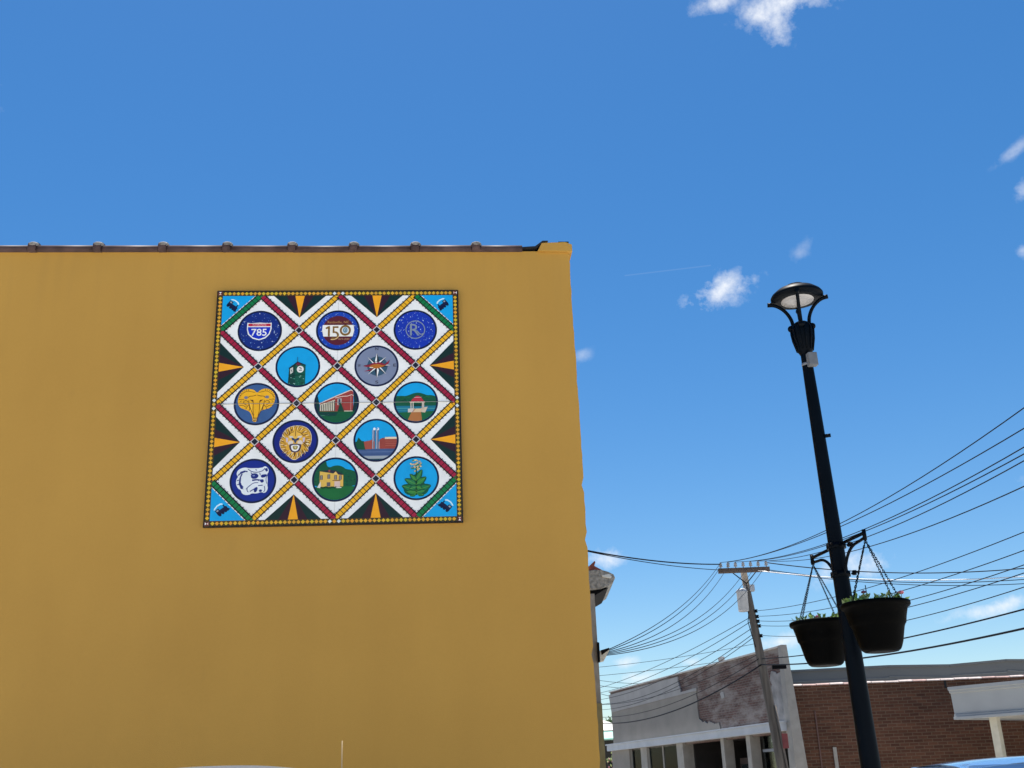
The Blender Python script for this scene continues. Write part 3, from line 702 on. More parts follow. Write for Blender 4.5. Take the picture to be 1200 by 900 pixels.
e.poly([(430, 350), (470, 345), (480, 365), (445, 372)], 4, pm(130, 140, 190)); e.done('bulldog_head')
# yellow farmhouse
e = Emblem(0, 2, (455, 450, 410, 380), SKYB); q = random.Random(31); YL = pm(222, 180, 82)
e.poly([(40, 330), (140, 250), (230, 160), (290, 130), (305, 220), (360, 245), (420, 215), (520, 208), (600, 240), (640, 275), (740, 290), (860, 340), (860, 600), (40, 600)], 1, pm(14, 84, 52), 1)
for k in range(60):
    x, y = q.uniform(80, 830), q.uniform(260, 560); e.poly([(x-22, y), (x, y-12), (x+22, y), (x, y+10)], 2, pm(*q.choice(((18, 100, 58), (10, 64, 44), (24, 96, 52)))))
e.poly([(40, 580), (860, 570), (860, 860), (40, 860)], 2, pm(24, 102, 48)); e.poly([(180, 310), (600, 375), (600, 570), (185, 580)], 3, YL); e.poly([(200, 302), (350, 290), (470, 300), (610, 375), (560, 378), (390, 345)], 4, pm(44, 44, 56)); e.poly([(415, 360), (465, 315), (510, 370)], 5, pm(230, 190, 100))
for x, y in ((320, 365), (440, 380), (525, 385), (190, 380)): e.rect(x, y, x+46, y+75, 5, pm(84, 80, 84)); e.rect(x+13, y+6, x+33, y+70, 6, pm(150, 140, 130))
e.rect(310, 500, 372, 570, 5, pm(96, 92, 98)); e.rect(410, 465, 550, 478, 6, pm(120, 84, 60)); e.rect(445, 485, 545, 580, 5, pm(214, 186, 176)); e.rect(470, 585, 570, 600, 6, pm(230, 224, 210)); e.poly([(140, 590), (200, 480), (205, 600)], 5, pm(220, 216, 204))
for k in range(14): x = 210+k*20; e.ell(x, 590+q.uniform(-8, 8), 18, 14, 6, pm(12, 66, 38), 10)
e.rect(335, 285, 365, 320, 5, pm(150, 70, 56)); e.done('farmhouse')
# tobacco plant
e = Emblem(2, 2, (458, 450, 385, 375), SKYB); q = random.Random(41); G1, G2, G3 = pm(24, 116, 66), pm(90, 150, 60), pm(12, 80, 52)
e.line([(458, 740), (458, 260)], 22, 1, G3); e.poly([(330, 745), (250, 690), (240, 600), (320, 560), (350, 450), (430, 380), (490, 380), (560, 450), (590, 550), (670, 600), (660, 680), (590, 740), (458, 720)], 1, pm(16, 92, 56), 1)
def leafp(bx, by, tx, ty, w, L):
    dx, dy = tx-bx, ty-by; w *= 1.35; ln = math.hypot(dx, dy); nx, ny = -dy/ln*w, dx/ln*w
    e.poly([(bx, by), (bx+dx*.35+nx, by+dy*.35+ny), (bx+dx*.75+nx*.6, by+dy*.75+ny*.6), (tx, ty), (bx+dx*.75-nx*.6, by+dy*.75-ny*.6), (bx+dx*.35-nx, by+dy*.35-ny)], L, G3, 1)
    e.poly([(bx, by), (bx+dx*.35+nx*.75, by+dy*.35+ny*.75), (tx-dx*.06, ty-dy*.06), (bx+dx*.35-nx*.75, by+dy*.35-ny*.75)], L+1, q.choice((G1, pm(50, 130, 60), pm(40, 122, 70))), 1)
    e.line([(bx, by), (tx-dx*.1, ty-dy*.1)], 8, L+2, G2)
for a in ((458, 700, 340, 755, 34, 1), (458, 700, 595, 745, 34, 1), (458, 660, 200, 575, 62, 2), (458, 660, 715, 575, 62, 2), (458, 690, 275, 680, 46, 3), (458, 690, 620, 665, 46, 3), (458, 600, 330, 640, 45, 4), (458, 600, 560, 640, 45, 4), (458, 560, 250, 460, 48, 4), (458, 560, 635, 430, 50, 4), (458, 500, 345, 375, 36, 5), (458, 490, 560, 300, 42, 5)): leafp(*a)
for k in range(34):
    a = q.uniform(0, 6.283); r = math.sqrt(q.random()); x, y = 450+92*r*math.cos(a), 235+105*r*math.sin(a)
    e.ell(x, y, 17, 14, 6+k % 3, q.choice((pm(214, 190, 130), pm(226, 200, 150), pm(196, 170, 110), pm(60, 130, 80), pm(206, 160, 130))), 7)
e.done('tobacco_plant')

# ------------------------------------------------------------------ street lamp
LX, LY = 2.296, 7.70
LAMP = thing('street_lamp', 'tall black street lamp with domed head and two hanging planter brackets', 'lamp', (LX, LY, .12))
LAMP.rotation_euler = (0, R(-1.0), 0)
z0 = -.12
M_lens = mat('frosted_lens', (.40, .39, .40), .35, .1, 14)
M_grey = mat('grey_plastic', (.17, .18, .20), .5, .12)
MB().lathe([(.19, 0), (.19, .04), (.16, .07), (.13, .30), (.10, .42), (.095, .46)], M_black, 16).build('base', LAMP)
MB().lathe([(.074, .40), (.068, 1.2), (.060, 2.2), (.052, 3.2), (.044, 4.1), (.039, 4.45), (.039, 4.50)], M_black, 24).build('pole', LAMP)
hub = MB()
hub.lathe([(.040, 4.44), (.050, 4.46), (.058, 4.47), (.064, 4.51), (.076, 4.57), (.083, 4.63), (.080, 4.66), (.066, 4.69), (.045, 4.705), (.02, 4.71)], M_black, 16)
for k in range(12):
    a = k*math.pi/6; hub.tube([(.060*math.cos(a), .060*math.sin(a), 4.475), (.082*math.cos(a), .082*math.sin(a), 4.57), (.088*math.cos(a), .088*math.sin(a), 4.63), (.078*math.cos(a), .078*math.sin(a), 4.67)], .006, M_black, 6)
hub.build('urn_collar', LAMP)
for k in range(4):
    a = R(-14+90*k); c, s_ = math.cos(a), math.sin(a)
    pts = smooth([(.062, 4.66), (.060, 4.71), (.074, 4.765), (.108, 4.825), (.160, 4.870), (.205, 4.884), (.214, 4.886)], 2, False)
    arm = MB().tube([(r*c, r*s_, z) for r, z in pts], [.0135]*len(pts), M_black, 10).build('arm', LAMP)
    MB().ball((.078*c, .078*s_, 4.665), .026, M_black).build('lower_knob', arm)
    MB().tube([(.192*c, .192*s_, 4.884), (.226*c, .226*s_, 4.888)], .017, M_black, 12).build('upper_knob', arm)
MB().lathe([(.124, 4.890), (.150, 4.891), (.184, 4.896), (.197, 4.906), (.198, 4.924), (.188, 4.940), (.150, 4.972), (.09, 4.998), (.03, 5.010), (.001, 5.011)], M_black, 40).build('dome', LAMP)
MB().lathe([(.001, 4.883), (.06, 4.882), (.123, 4.886), (.123, 4.893), (.001, 4.893)], M_lens, 32).build('lens', LAMP)
MB().lathe([(.05, 5.006), (.07, 5.003), (.072, 5.014), (.02, 5.024), (.001, 5.024)], M_black, 20).build('dome_button', LAMP)
T = Matrix.Rotation(R(8), 4, 'Z')
MB().box(-.024, .044, -.100, -.045, 4.325, 4.428, mat('control_box_grey', (.13, .14, .155), .55, .15, 12), T).build('control_box', LAMP, .008)
MB().lathe([(.0405, 4.352), (.0425, 4.352), (.0425, 4.372), (.0405, 4.372)], M_grey, 20).build('box_strap', LAMP)
MB().tube([(.03, -.03, 3.79), (.075, -.045, 3.79)], .014, M_black, 8).build('bolt', LAMP)
# brackets and planters
d_near = Vector((2.333-2.258, 7.28-7.7, 0)).normalized()
M_pot = mat('black_planter_plastic', (.0012, .0013, .0014), .52, .25, 5, spec=.022)
M_soil = mat('potting_soil', (.05, .035, .025), .95, .3, 30)
M_leaf = mat('planter_leaf', (.16, .27, .05), .6, .4, 30)
M_leaf2 = mat('planter_leaf_pale', (.34, .40, .16), .6, .3, 30)
M_pink = mat('petal_pink', (.62, .16, .20), .6, .2)
M_dkp = mat('petal_dark', (.12, .02, .05), .6, .2)
def chain(a, b):
    mb = MB(); a, b = Vector(a), Vector(b); n = int((b-a).length/.0165); t = (b-a).normalized()
    s1 = t.orthogonal().normalized(); s2 = t.cross(s1)
    for k in range(n):
        c = a+(b-a)*((k+.5)/n); w = s1 if k % 2 else s2; pts = []
        for j in range(9):
            q = 2*math.pi*j/8; pts.append(c + t*math.sin(q)*.0128 + w*math.cos(q)*.0052)
        mb.tube(pts, .0022, M_iron, 4, False)
    return mb
LM = Matrix.Translation((LX, LY, .12)) @ Matrix.Rotation(R(-1), 4, 'Y')
LMi = LM.inverted()
ZB = 2.985                                     # bracket height in lamp coordinates
for sgn, seed, who in ((1, 3, 'planter hanging from the lamp on the street side, fuller plants with red flower'), (-1, 8, 'planter hanging behind the lamp pole, sparse low plants')):
    d = d_near*sgn; n = Vector((-d.y, d.x, 0))
    pc = .0575
    br = MB()
    end = d*(.43 if sgn == 1 else .41)
    br.tube([d*.05+Vector((0, 0, ZB)), end+Vector((0, 0, ZB))], .0125, M_black, 8)
    br.tube([end+Vector((0, 0, ZB+.022)), end+Vector((0, 0, ZB-.05))], .014, M_black, 8)
    brk = br.build('bracket_arm', LAMP)
    pts = smooth([(.055, -.205), (.09, -.17), (.15, -.09), (.24, -.045), (.34, -.040), (.425, -.032)], 2, False)
    MB().tube([d*r+Vector((0, 0, ZB+z)) for r, z in pts], .0105, M_black, 8).build('brace', brk)
    for zz in (0, -.20):
        cl = MB().lathe([(.062, zz+ZB-.018), (.068, zz+ZB-.018), (.068, zz+ZB+.018), (.062, zz+ZB+.018)], M_black, 20)
        for q in (-1, 1):
            c = d*.06+n*.075*q+Vector((0, 0, zz+ZB)); cl.tube([c-d*.035, c+d*.035], .0085, M_iron, 6); cl.box(c.x-.012, c.x+.012, c.y-.012, c.y+.012, c.z-.016, c.z+.016, M_black)
        if sgn == 1: cl.build('clamp', LAMP)
    # planter
    e = LM @ (end+Vector((0, 0, ZB-.055)))
    q = random.Random(seed)
    PL = thing('hanging_planter', 'black plastic ' + who, 'planter', (e.x, e.y, 0), R(20*sgn), 'planters hanging from the street lamp')
    rt, rb = 2.640, 2.322
    prof = [(.001, rb+.004), (.085, rb), (.106, rb+.003), (.121, rb+.014), (.130, rb+.03), (.142, rb+.062), (.164, rb+.155), (.172, rb+.172), (.178, rb+.178), (.186, rb+.22), (.203, rt-.036), (.217, rt-.034), (.2235, rt-.022), (.2225, rt-.004), (.215, rt), (.206, rt-.004), (.198, rt-.05), (.001, rt-.052)]
    MB().lathe(prof, M_pot, 48, close=False).build('pot', PL)
    MB().lathe([(.001, rt-.03), (.1, rt-.022), (.197, rt-.035)], M_soil, 20, close=False).build('soil', PL)
    for k in range(4):
        a = R((12 if sgn == 1 else 57)+90*k); chain((.002*math.cos(a), .002*math.sin(a), e.z), (.205*math.cos(a), .205*math.sin(a), rt-.004)).build('chain', PL)
    MB().tube([(0, 0, e.z+.012), (.012, 0, e.z+.03), (0, 0, e.z+.052), (-.012, 0, e.z+.03), (0, 0, e.z+.012)], .004, M_iron, 6).build('hook', PL)
    pl = MB(); nl = 260 if sgn == 1 else 150
    for k in range(nl):
        a = q.uniform(0, 6.28); r = .185*math.sqrt(q.random()); hgt = q.uniform(.0, .085 if sgn == 1 else .075)
        b = Vector((r*math.cos(a), r*math.sin(a), rt-.022+hgt*q.uniform(.3, .8))); dr = Vector((q.uniform(-1, 1), q.uniform(-1, 1), q.uniform(.1, 1.2))).normalized()
        ln = q.uniform(.025, .055); w = dr.cross(Vector((q.uniform(-1, 1), q.uniform(-1, 1), .3))).normalized()*ln*.26
        pl.add([b, b+dr*ln*.45+w, b+dr*ln, b+dr*ln*.45-w], [(0, 1, 2, 3)], q.choice((M_leaf, M_leaf, M_leaf2)))
    pl.build('foliage', PL)['kind'] = 'stuff'
    def flower(x, y, z, m, r=.016):
        fm = MB()
        fm.tube([(x, y, rt-.03), (x*1.02, y*1.02, z)], .002, M_leaf, 5)
        for k in range(6):
            a = k*math.pi/3; fm.ball((x+r*.7*math.cos(a), y+r*.7*math.sin(a), z), r*.55, m, 6, 4)
        fm.ball((x, y, z+.006), r*.5, m, 6, 4); fm.build('flower', PL)
    Ri = Matrix.Rotation(-R(20*sgn), 4, 'Z')
    if sgn == 1:
        for (x, y, z, m, r) in ((.17, -.03, rt+.055, M_pink, .018), (-.09, -.09, rt+.058, M_dkp, .014)):
            v = Ri @ Vector((x, y, 0)); flower(v.x, v.y, z, m, r)
        v = Ri @ Vector((-.035, .02, 0)); MB().tube([(v.x, v.y, rt-.03), (v.x-.004, v.y, rt+.12)], .003, M_iron, 5).build('twig', PL)
    else:
        v = Ri @ Vector((.10, .02, 0)); bl = MB()
        bl.add([(v.x-.03, v.y, rt+.03), (v.x, v.y-.015, rt+.045), (v.x+.06, v.y, rt+.06), (v.x+.01, v.y+.01, rt+.02)], [(0, 1, 2, 3)], M_leaf2)
        bl.tube([(v.x-.03, v.y, rt-.03), (v.x-.03, v.y, rt+.03)], .003, M_leaf, 5); bl.build('broad_leaf', PL)
        v = Ri @ Vector((-.02, .0, 0)); flower(v.x, v.y, rt+.035, M_pink, .012)

# ------------------------------------------------------------------ utility pole
UY = 31.4
pb = at(917, 900, UY); ptp = at(871.5, 671, UY)
sl = (ptp.x-pb.x)/(ptp.z-pb.z)
ux = lambda z: pb.x+sl*(z-pb.z)
UP = thing('utility_pole', 'leaning grey wooden utility pole with crossarm and transformer can beside storefront', 'pole', (ux(0), UY, 0))
lx = lambda z: ux(z)-ux(0)
ZP = ptp.z
MB().tube([(lx(z), 0, z) for z in (-.2, 2, 4, 6, ZP)], [.155, .14, .122, .105, .092], M_wood, 14).build('shaft', UP)
cl_, cr_ = at(841.5, 668.5, UY-.14), at(901.5, 667.5, UY-.14)
ca = Vector((cl_.x-ux(0), -.17, cl_.z)); cb = Vector((cr_.x-ux(0), -.17, cr_.z)); cz = (ca.z+cb.z)/2
M_wood2 = mat('crossarm_wood', (.11, .078, .06), .9, .3, 10, .4, 30, stretch=(.1, 1, 1))
MB().box(ca.x, cb.x, -.225, -.11, cz-.075, cz+.06, M_wood2).build('crossarm', UP, .008)
M_ins = mat('grey_porcelain', (.36, .34, .33), .3, .2, 8, spec=.6)
ins_x = [ca.x+(cb.x-ca.x)*t for t in (.055, .20, .345, .495, .64, .79, .945)]
for i, x in enumerate(ins_x):
    o = MB().lathe([(.012, cz+.06), (.012, cz+.10), (.050, cz+.105), (.055, cz+.125), (.030, cz+.15), (.046, cz+.165), (.046, cz+.19), (.022, cz+.215), (.03, cz+.225), (.001, cz+.235)], M_ins, 12).build('insulator', UP)
    o.location = (x, -.17, 0); o.location.z = 0
for s_ in (-1, 1):
    MB().tube([(lx(cz)+.33*s_, -.10, cz-.06), (lx(cz-.38), -.10, cz-.38)], .016, M_iron, 6).build('brace', UP)
tz = at(868, 705, UY)
tx = at(875.5, 705, UY).x-ux(0)-.02
M_can = mat('transformer_paint', (.40, .41, .43), .5, .15, 4)
za, zb_ = at(878, 717, UY).z, at(871, 692, UY).z
can = MB().lathe([(.001, za), (.13, za), (.15, za+.02), (.155, zb_-.08), (.165, zb_-.07), (.165, zb_-.03), (.10, zb_+.03), (.001, zb_+.035)], M_can, 20, Matrix.Translation((tx-.12, -.1, 0))).build('transformer', UP)
MB().lathe([(.03, zb_), (.04, zb_+.02), (.025, zb_+.05), (.038, zb_+.07), (.02, zb_+.12), (.001, zb_+.13)], M_ins, 10, Matrix.Translation((tx-.02, -.1, 0))).build('bushing', can)
MB().box(lx(zb_+.1)+.06, lx(zb_+.1)+.20, -.14, .04, zb_-.04, zb_+.14, M_can).build('cutout_box', UP, .01)
spools = []
for (px, py) in ((886, 716), (887.5, 722.5), (888.5, 728), (890, 733.5), (892, 745)):
    p = at(px, py, UY-.1); spools.append(p)
    MB().lathe([(.028, -.045), (.045, -.04), (.045, -.012), (.022, 0), (.045, .012), (.045, .04), (.028, .045)], M_iron, 10, Matrix.Translation((p.x-ux(0), -.1, p.z))).build('spool_insulator', UP)
MB().tube([(lx(za)-.10, -.14, za), (lx(za)-.16, -.16, za-.3), (lx(za-.6)-.14, -.16, za-.7), (lx(za-.9)-.10, -.14, za-1.0)], .012, M_iron, 6).build('drop_cable', UP)
MB().tube([(lx(z)+.10, -.15, z) for z in (3.4, 2.6, 1.6, .6, 0)], .03, M_wood, 8).build('conduit', UP)
bx2 = at(906, 880, UY)
MB().box(lx(2.5)+.10, lx(2.5)+.26, -.20, -.14, 2.28, 2.66, mat('faded_red', (.16, .03, .03), .6, .2)).build('pole_tag', UP, .01)

# ------------------------------------------------------------------ overhead wires
def wire(name, p0, p1, midpx, r, label, group, ext0=0., ext1=0., m=M_wire, n=36, keep=None):
    p0, p1 = Vector(p0), Vector(p1)
    def pts(sag, a=0., b=1.): return [p0+(p1-p0)*t - Vector((0, 0, 4*sag*t*(1-t))) for t in [a+(b-a)*k/n for k in range(n+1)]]
    def err(sag):
        q = [project(p) for p in pts(sag)]
        for k in range(n):
            (x0, y0), (x1, y1) = q[k], q[k+1]
            if (x0-midpx[0])*(x1-midpx[0]) <= 0 and x0 != x1: return y0+(y1-y0)*(midpx[0]-x0)/(x1-x0)-midpx[1]
        return None
    sag = 0.
    if midpx:
        e0, e1 = err(0), err(.3)
        if e0 is not None and e1 is not None and abs(e1-e0) > 1e-6: sag = max(-.2, min(3, -e0*.3/(e1-e0)))
    o = MB().tube(pts(sag, -ext0, 1+ext1), r*.76, m, 6).build(name)
    return tag(o, label, 'wire', group)
def top(i): x = ins_x[i]; return Vector((ux(0)+x, UY-.17, cz+.235))
ORD = ('first', 'second', 'third', 'fourth', 'fifth', 'sixth', 'last')
LA = 'black power line past the lamp from the %s crossarm insulator counting from transformer side'
for i, y1, mid in ((0, 478, (1003, 604)), (1, 502, (1003, 609)), (2, 524, (1018, 618)), (4, 532, (1020, 620)), (5, 540, (1022, 627)), (6, 570, (1031, 637))):
    wire('power_line', top(i), at(1200, y1, 13.5), mid, .0105, LA % ORD[i], 'power lines over the lamp', ext1=.45)
LBl = 'dark power line running level from the crossarm past the hanging planters'
wire('power_line', top(6)-Vector((0, 0, .05)), at(1200, 666, 29), (1040, 671), .019, 'thick level power line from the last insulator past the planter chains', 'level power lines', ext1=.3)
wire('power_line', cb+Vector((ux(0), UY-.02, -.02)), at(1200, 679, 29), (1040, 681.5), .014, 'level power line from the crossarm end just below the bright cable', 'level power lines', ext1=.3)
wire('power_line', cb+Vector((ux(0), UY-.06, -.06)), at(1200, 684, 29), (1050, 684.5), .013, 'lowest level power line from the crossarm end past the planter chains', 'level power lines', ext1=.3)
wire('messenger_cable', cb+Vector((ux(0)-.35, UY-.08, -.04)), at(1200, 675.5, 29), (990, 677.5), .017, 'bright cable from the crossarm, coloured pale for the sun on it', None, ext1=.3, m=M_wire_g)
LBr = 'dark power line from the crossarm to the yellow building corner'
wire('power_line', top(0)-Vector((0, 0, .05)), at(690, 645.5, 25), (765, 657), .022, 'thick power line from the first insulator to the yellow building corner', 'power lines meeting the yellow corner', ext1=.25)
wire('power_line', ca+Vector((ux(0), UY-.05, 0)), at(690, 646.5, 25), (765, 660), .013, 'thin lower line from the crossarm end to the yellow building corner', 'power lines meeting the yellow corner', ext1=.25)
NB_Y = 16.0
hookp = at(711, 762, NB_Y)
LC = 'thin service line drooping to the cornice building bracket, %s one from the top'
for k, (i, mid) in enumerate(((0, (785, 721)), (0, (787, 725)), (1, (791, 731)), (3, (789, 741)), (4, (791, 745)), (5, (793, 749)))):
    a = top(i)-Vector((-.03*k, 0, .02+.05*(k % 2)+(.14 if k > 2 else 0))); wire('service_line', a, hookp+Vector((0, .02*k, -.012*k)), mid,   .0085, LC % ORD[k], 'service lines to the bracket')
LD = 'thin telephone line from the pole down the storefront street, %s one from the top'
for k, (y0, y1, mid) in enumerate(((724, 806, (780, 776)), (729, 812, (780, 785)), (737, 820, (790, 790)), (744, 826, (800, 796)), (748, 832, (800, 801)))):
    wire('telephone_line', at(878+(y0-724)*.15, y0, UY-.2), at(703, y1, 49), mid, .0115, LD % ORD[k], 'telephone lines down the street', ext1=.6)
LE = 'thin telephone line behind the planters from the %s spool insulator below the transformer'
for k, sp, y1, mid in zip(range(5), spools, (623.5, 645, 662, 671.5, 688), ((1048, 679.5), (1067, 689.5), (1070, 702.5), (1067, 711), (1067, 726))):
    wire('telephone_line', sp+Vector((.04, -.04, 0)), at(1200, y1, 15.5), mid, .0095, LE % ORD[k], 'telephone lines behind the planters', ext1=.4)
LF = 'thick black cable from the storefront corner rising behind the planters'
sp0, sp1 = at(893, 772, UY-.25), at(893, 779, UY-.25)
wire('communication_cable', sp0, at(1200, 714, 17), (1064, 747), .018, 'thinner upper cable from the storefront corner rising behind the planters', 'thick cables at the storefront corner', ext1=.4)
wire('communication_cable', sp1, at(1200, 736.5, 17), (1012, 771), .024, 'thick lower cable through the splice box rising behind the planters', 'thick cables at the storefront corner', ext1=.4)
LFb = 'cable sagging from the pole across the peeling storefront facade'
wire('communication_cable', at(892, 779, UY-.2), at(700, 847, 47.5), (787, 834), .026, 'thick black cable sagging lowest across the peeling storefront facade', 'cables across the facade', ext1=.4)
wire('communication_cable', at(889, 772, UY-.2), at(703, 840.5, 47.5), (790, 823.5), .013, 'thin cable just above the thick one across the peeling facade', 'cables across the facade', ext1=.4)
wire('communication_cable', at(886, 768, UY-.2), at(703, 826, 47.5), (800, 806), .011, 'thin cable crossing the storefront parapet below the telephone lines', 'cables across the facade', ext1=.4)
LG = 'faint far line crossing the sky behind the utility pole'
for a, b, mid in (((700, 782), (884, 754.5), (790, 771)), ((700, 792), (860, 773), (760, 786)), ((700, 797), (800, 799), (742, 801)), ((700, 803), (770, 806), (724, 806)), ((700, 812), (722, 818), None), ((700, 826), (730, 822), None)):
    wire('far_line', at(*a, 62), at(*b, 58), mid, .016, LG, 'far lines in the gap', ext0=.1, ext1=.02)
sb = MB().box(-.19, .19, -.07, .07, -.055, .055, M_iron).build('splice_enclosure', None, .02)
c = at(913, 781.5, UY-.6); sb.location = c; tag(sb, 'black splice box hanging on the thick cable at the storefront corner', 'cable box')

# ------------------------------------------------------------------ peeling storefront building
BYAW = R(104.79); B0 = Vector((7.569, 33.157, 0)); BL_ = 15.4; ZTOP = 5.14; ZFB, ZFT = 2.80, 3.04
SB = thing('storefront_building', 'one storey brick storefront building with grey stucco peeling off its parapet', 'building', tuple(B0), BYAW)
bd = Vector((math.cos(BYAW), math.sin(BYAW), 0)); bn = Vector((-math.sin(BYAW), math.cos(BYAW), 0))
def sz(px, py, off=0.):
    p = on_plane(px, py, B0+bn*off, bn); return ((p-B0).dot(bd), p.z)
M_brk = brick_mat('old_mauve_brick', (.165, .092, .077), (.115, .068, .060), (.20, .17, .15), patches=1.5, pcol=(.25, .215, .195))
M_brk2 = brick_mat('brown_brick', (.135, .060, .036), (.080, .036, .024), (.165, .112, .078), bw=.27, bh=.09)
M_st1 = mat('grey_stucco', (.235, .213, .187), .9, .10, 1.2, .25, 40)
M_st2 = mat('pale_stucco', (.315, .302, .290), .9, .10, 1.4, .25, 40)
M_plas = mat('bare_plaster', (.26, .245, .235), .95, .28, 3.5, .6, 25)
M_fas = mat('fascia_white', (.41, .43, .465), .6, .08, 2)
M_col = mat('column_paint', (.285, .265, .238), .8, .12, 4)
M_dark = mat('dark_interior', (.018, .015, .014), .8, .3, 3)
M_glass = mat('dark_glass', (.02, .024, .026), .06, .2, spec=.6)
M_curt = mat('curtain', (.16, .185, .185), .9, .2, 3)
M_trim = mat('parapet_cap', (.42, .40, .38), .8, .2, 6)
def ragged(pts, amp, step=.12):
    o = []; q = random.Random(len(pts)*17)
    for k in range(len(pts)):
        a, b = pts[k], pts[(k+1) % len(pts)]; n = max(1, int(math.dist(a[:2], b[:2])/step)) if a[2] else 1
        for j in range(n):
            t = j/n; w = amp if (0 < j) else 0
            o.append((a[0]+(b[0]-a[0])*t+q.uniform(-w, w), a[1]+(b[1]-a[1])*t+q.uniform(-w, w)))
    return o
MB().box(0.02, BL_, -.16, 0, ZFT-.3, ZTOP, M_brk).build('parapet_wall', SB)
MB().box(.03, BL_+.05, -.19, .05, ZTOP, ZTOP+.05, M_trim).build('parapet_cap', SB, .01)
f2 = lambda l, ragg: ragged([(*sz(x, y, .04), r) for x, y, r in l], ragg)
MB().prism(f2([(713.6, 814.5, 0), (794.3, 793, 1), (796, 803, 1), (798, 811, 0), (816, 806, 0), (816, 809.5, 0), (717, 835, 0)], .05), 0.002, .055, M_st2).build('stucco_panel', SB)
MB().prism(f2([(717, 835.2, 0), (816, 809.7, 1), (819, 842, 1), (823.5, 846.5, 1), (842, 846.5, 1), (844.5, 857, 0), (719, 873, 0)], .05), 0.002, .04, M_st1).build('stucco_panel', SB)
MB().prism(f2([(902, 790, 1), (914, 787, 1), (921, 847, 0), (905, 850, 1)], .10), 0.002, .02, M_plas).build('plaster_patch', SB)
MB().prism(f2([(843, 813, 1), (847, 811, 1), (848, 817, 1), (845, 819, 1)], .05), 0.002, .02, M_st2).build('plaster_patch', SB)
MB().box(3.9, 4.2, -.05, .06, ZTOP+.06, ZTOP+.19, M_trim).build('cap_block', SB, .03)
MB().box(-.05, BL_+.02, 0.0, .30, ZFB, ZFT-.02, M_fas).build('fascia', SB, .01)
MB().box(-.08, BL_+.04, -.02, .36, ZFT-.02, ZFT+.025, M_fas).build('fascia_cap', SB, .006)
# storefront below the fascia
S_ = lambda x: sz(700+x/4.615, 889.5)[0]
YO = .0
def col(name, xa, xb, m, dep=.35, y1=.10): a, b = S_(xb), S_(xa); return MB().box(a, b, y1-dep, y1, 0, ZFB-.002, m).build(name, SB, .008)
col('corner_wall', 95, 190, M_st1, .5, .12); col('column', 250, 283, M_col, .3); col('column', 447, 482, M_col, .85); col('column', 690, 708, M_col, .34); col('column', 830, 852, M_col, .34)
def window(xa, xb, npane):
    a, b = S_(xb), S_(xa); w = box('window', SB, a-.02, b+.02, -.02, .05, .0, .55, M_col)
    for k in range(npane):
        p0, p1 = a+(b-a)*k/npane, a+(b-a)*(k+1)/npane
        MB().box(p0+.03, p1-.03, -.005, .004, .57, ZFB-.01, M_glassT).build('pane', w)
        MB().box(p1-.03, p1+.03, -.03, .04, .55, ZFB-.01, M_col).build('mullion', w)
        cu = MB(); n = 40; vs = []
        for j in range(n+1):
            x = p0+.04+(p1-p0-.08)*j/n; y = -.22+.05*math.sin(j*1.9)+.02*math.sin(j*.7)
            vs += [(x, y, .6), (x, y, ZFB-.05)]
        cu.add(vs, [(2*j, 2*j+2, 2*j+3, 2*j+1) for j in range(n)], M_curt, True); cu.build('curtain', w)
gm = bpy.data.materials.new('clear_pane'); gm.use_nodes = True; N = gm.node_tree
N.nodes.remove(N.nodes['Principled BSDF']); tr = N.nodes.new('ShaderNodeBsdfTransparent'); gl = N.nodes.new('ShaderNodeBsdfGlossy'); fr = N.nodes.new('ShaderNodeFresnel'); mxs = N.nodes.new('ShaderNodeMixShader')
tr.inputs[0].default_value = (.75, .8, .8, 1); gl.inputs['Roughness'].default_value = .02; fr.inputs[0].default_value = 1.12
N.links.new(fr.outputs[0], mxs.inputs[0]); N.links.new(tr.outputs[0], mxs.inputs[1]); N.links.new(gl.outputs[0], mxs.inputs[2]); N.links.new(mxs.outputs[0], N.nodes['Material Output'].inputs[0])
M_glassT = gm
window(190, 249, 1); window(284, 446, 2)
# entrance recess and open bays
ra, rb2 = S_(985), S_(486)
MB().box(.3, BL_-.1, -2.6, -2.5, 0, ZFB+.2, M_dark).build('shop_back_wall', SB)
MB().box(S_(486)-.02, S_(486)+.08, -2.5, -.30, 0, ZFB, M_dark).build('recess_side', SB)
MB().box(.0, BL_, -2.6, 0, ZFB+.005, ZFB+.06, M_dark).build('soffit', SB)
dr_ = MB().box(S_(640), S_(560), -1.5, -1.44, 0, 2.2, mat('brown_door', (.04, .025, .022), .5, .2)).build('door', SB)
MB().box(S_(640)+.1, S_(560)-.1, -1.43, -1.42, .9, 2.0, M_glass).build('pane', dr_)
shop = box('window', SB, S_(970), S_(870), -.25, -.16, 0, .5, M_col)
MB().box(S_(970)+.03, S_(870)-.03, -.21, -.2, .52, ZFB-.02, M_glassT).build('pane', shop)
MB().box(S_(970)+.03, S_(870)-.03, -.24, -.17, 2.28, 2.36, M_grey).build('transom', shop)
sg = MB().box(S_(962), S_(925), -.19, -.175, 2.55, 2.68, mat('sign_white', (.7, .7, .7), .6)).build('shop_sign', SB)
sg2 = MB().box(S_(978), S_(948), -.19, -.175, 1.5, 2.05, mat('poster_white', (.62, .63, .64), .6)).build('poster', SB)
for k in range(4): MB().box(S_(976), S_(952), -.174, -.172, 1.58+k*.11, 1.63+k*.11, mat('poster_ink', (.05, .12, .10), .6)).build('poster_line', sg2)
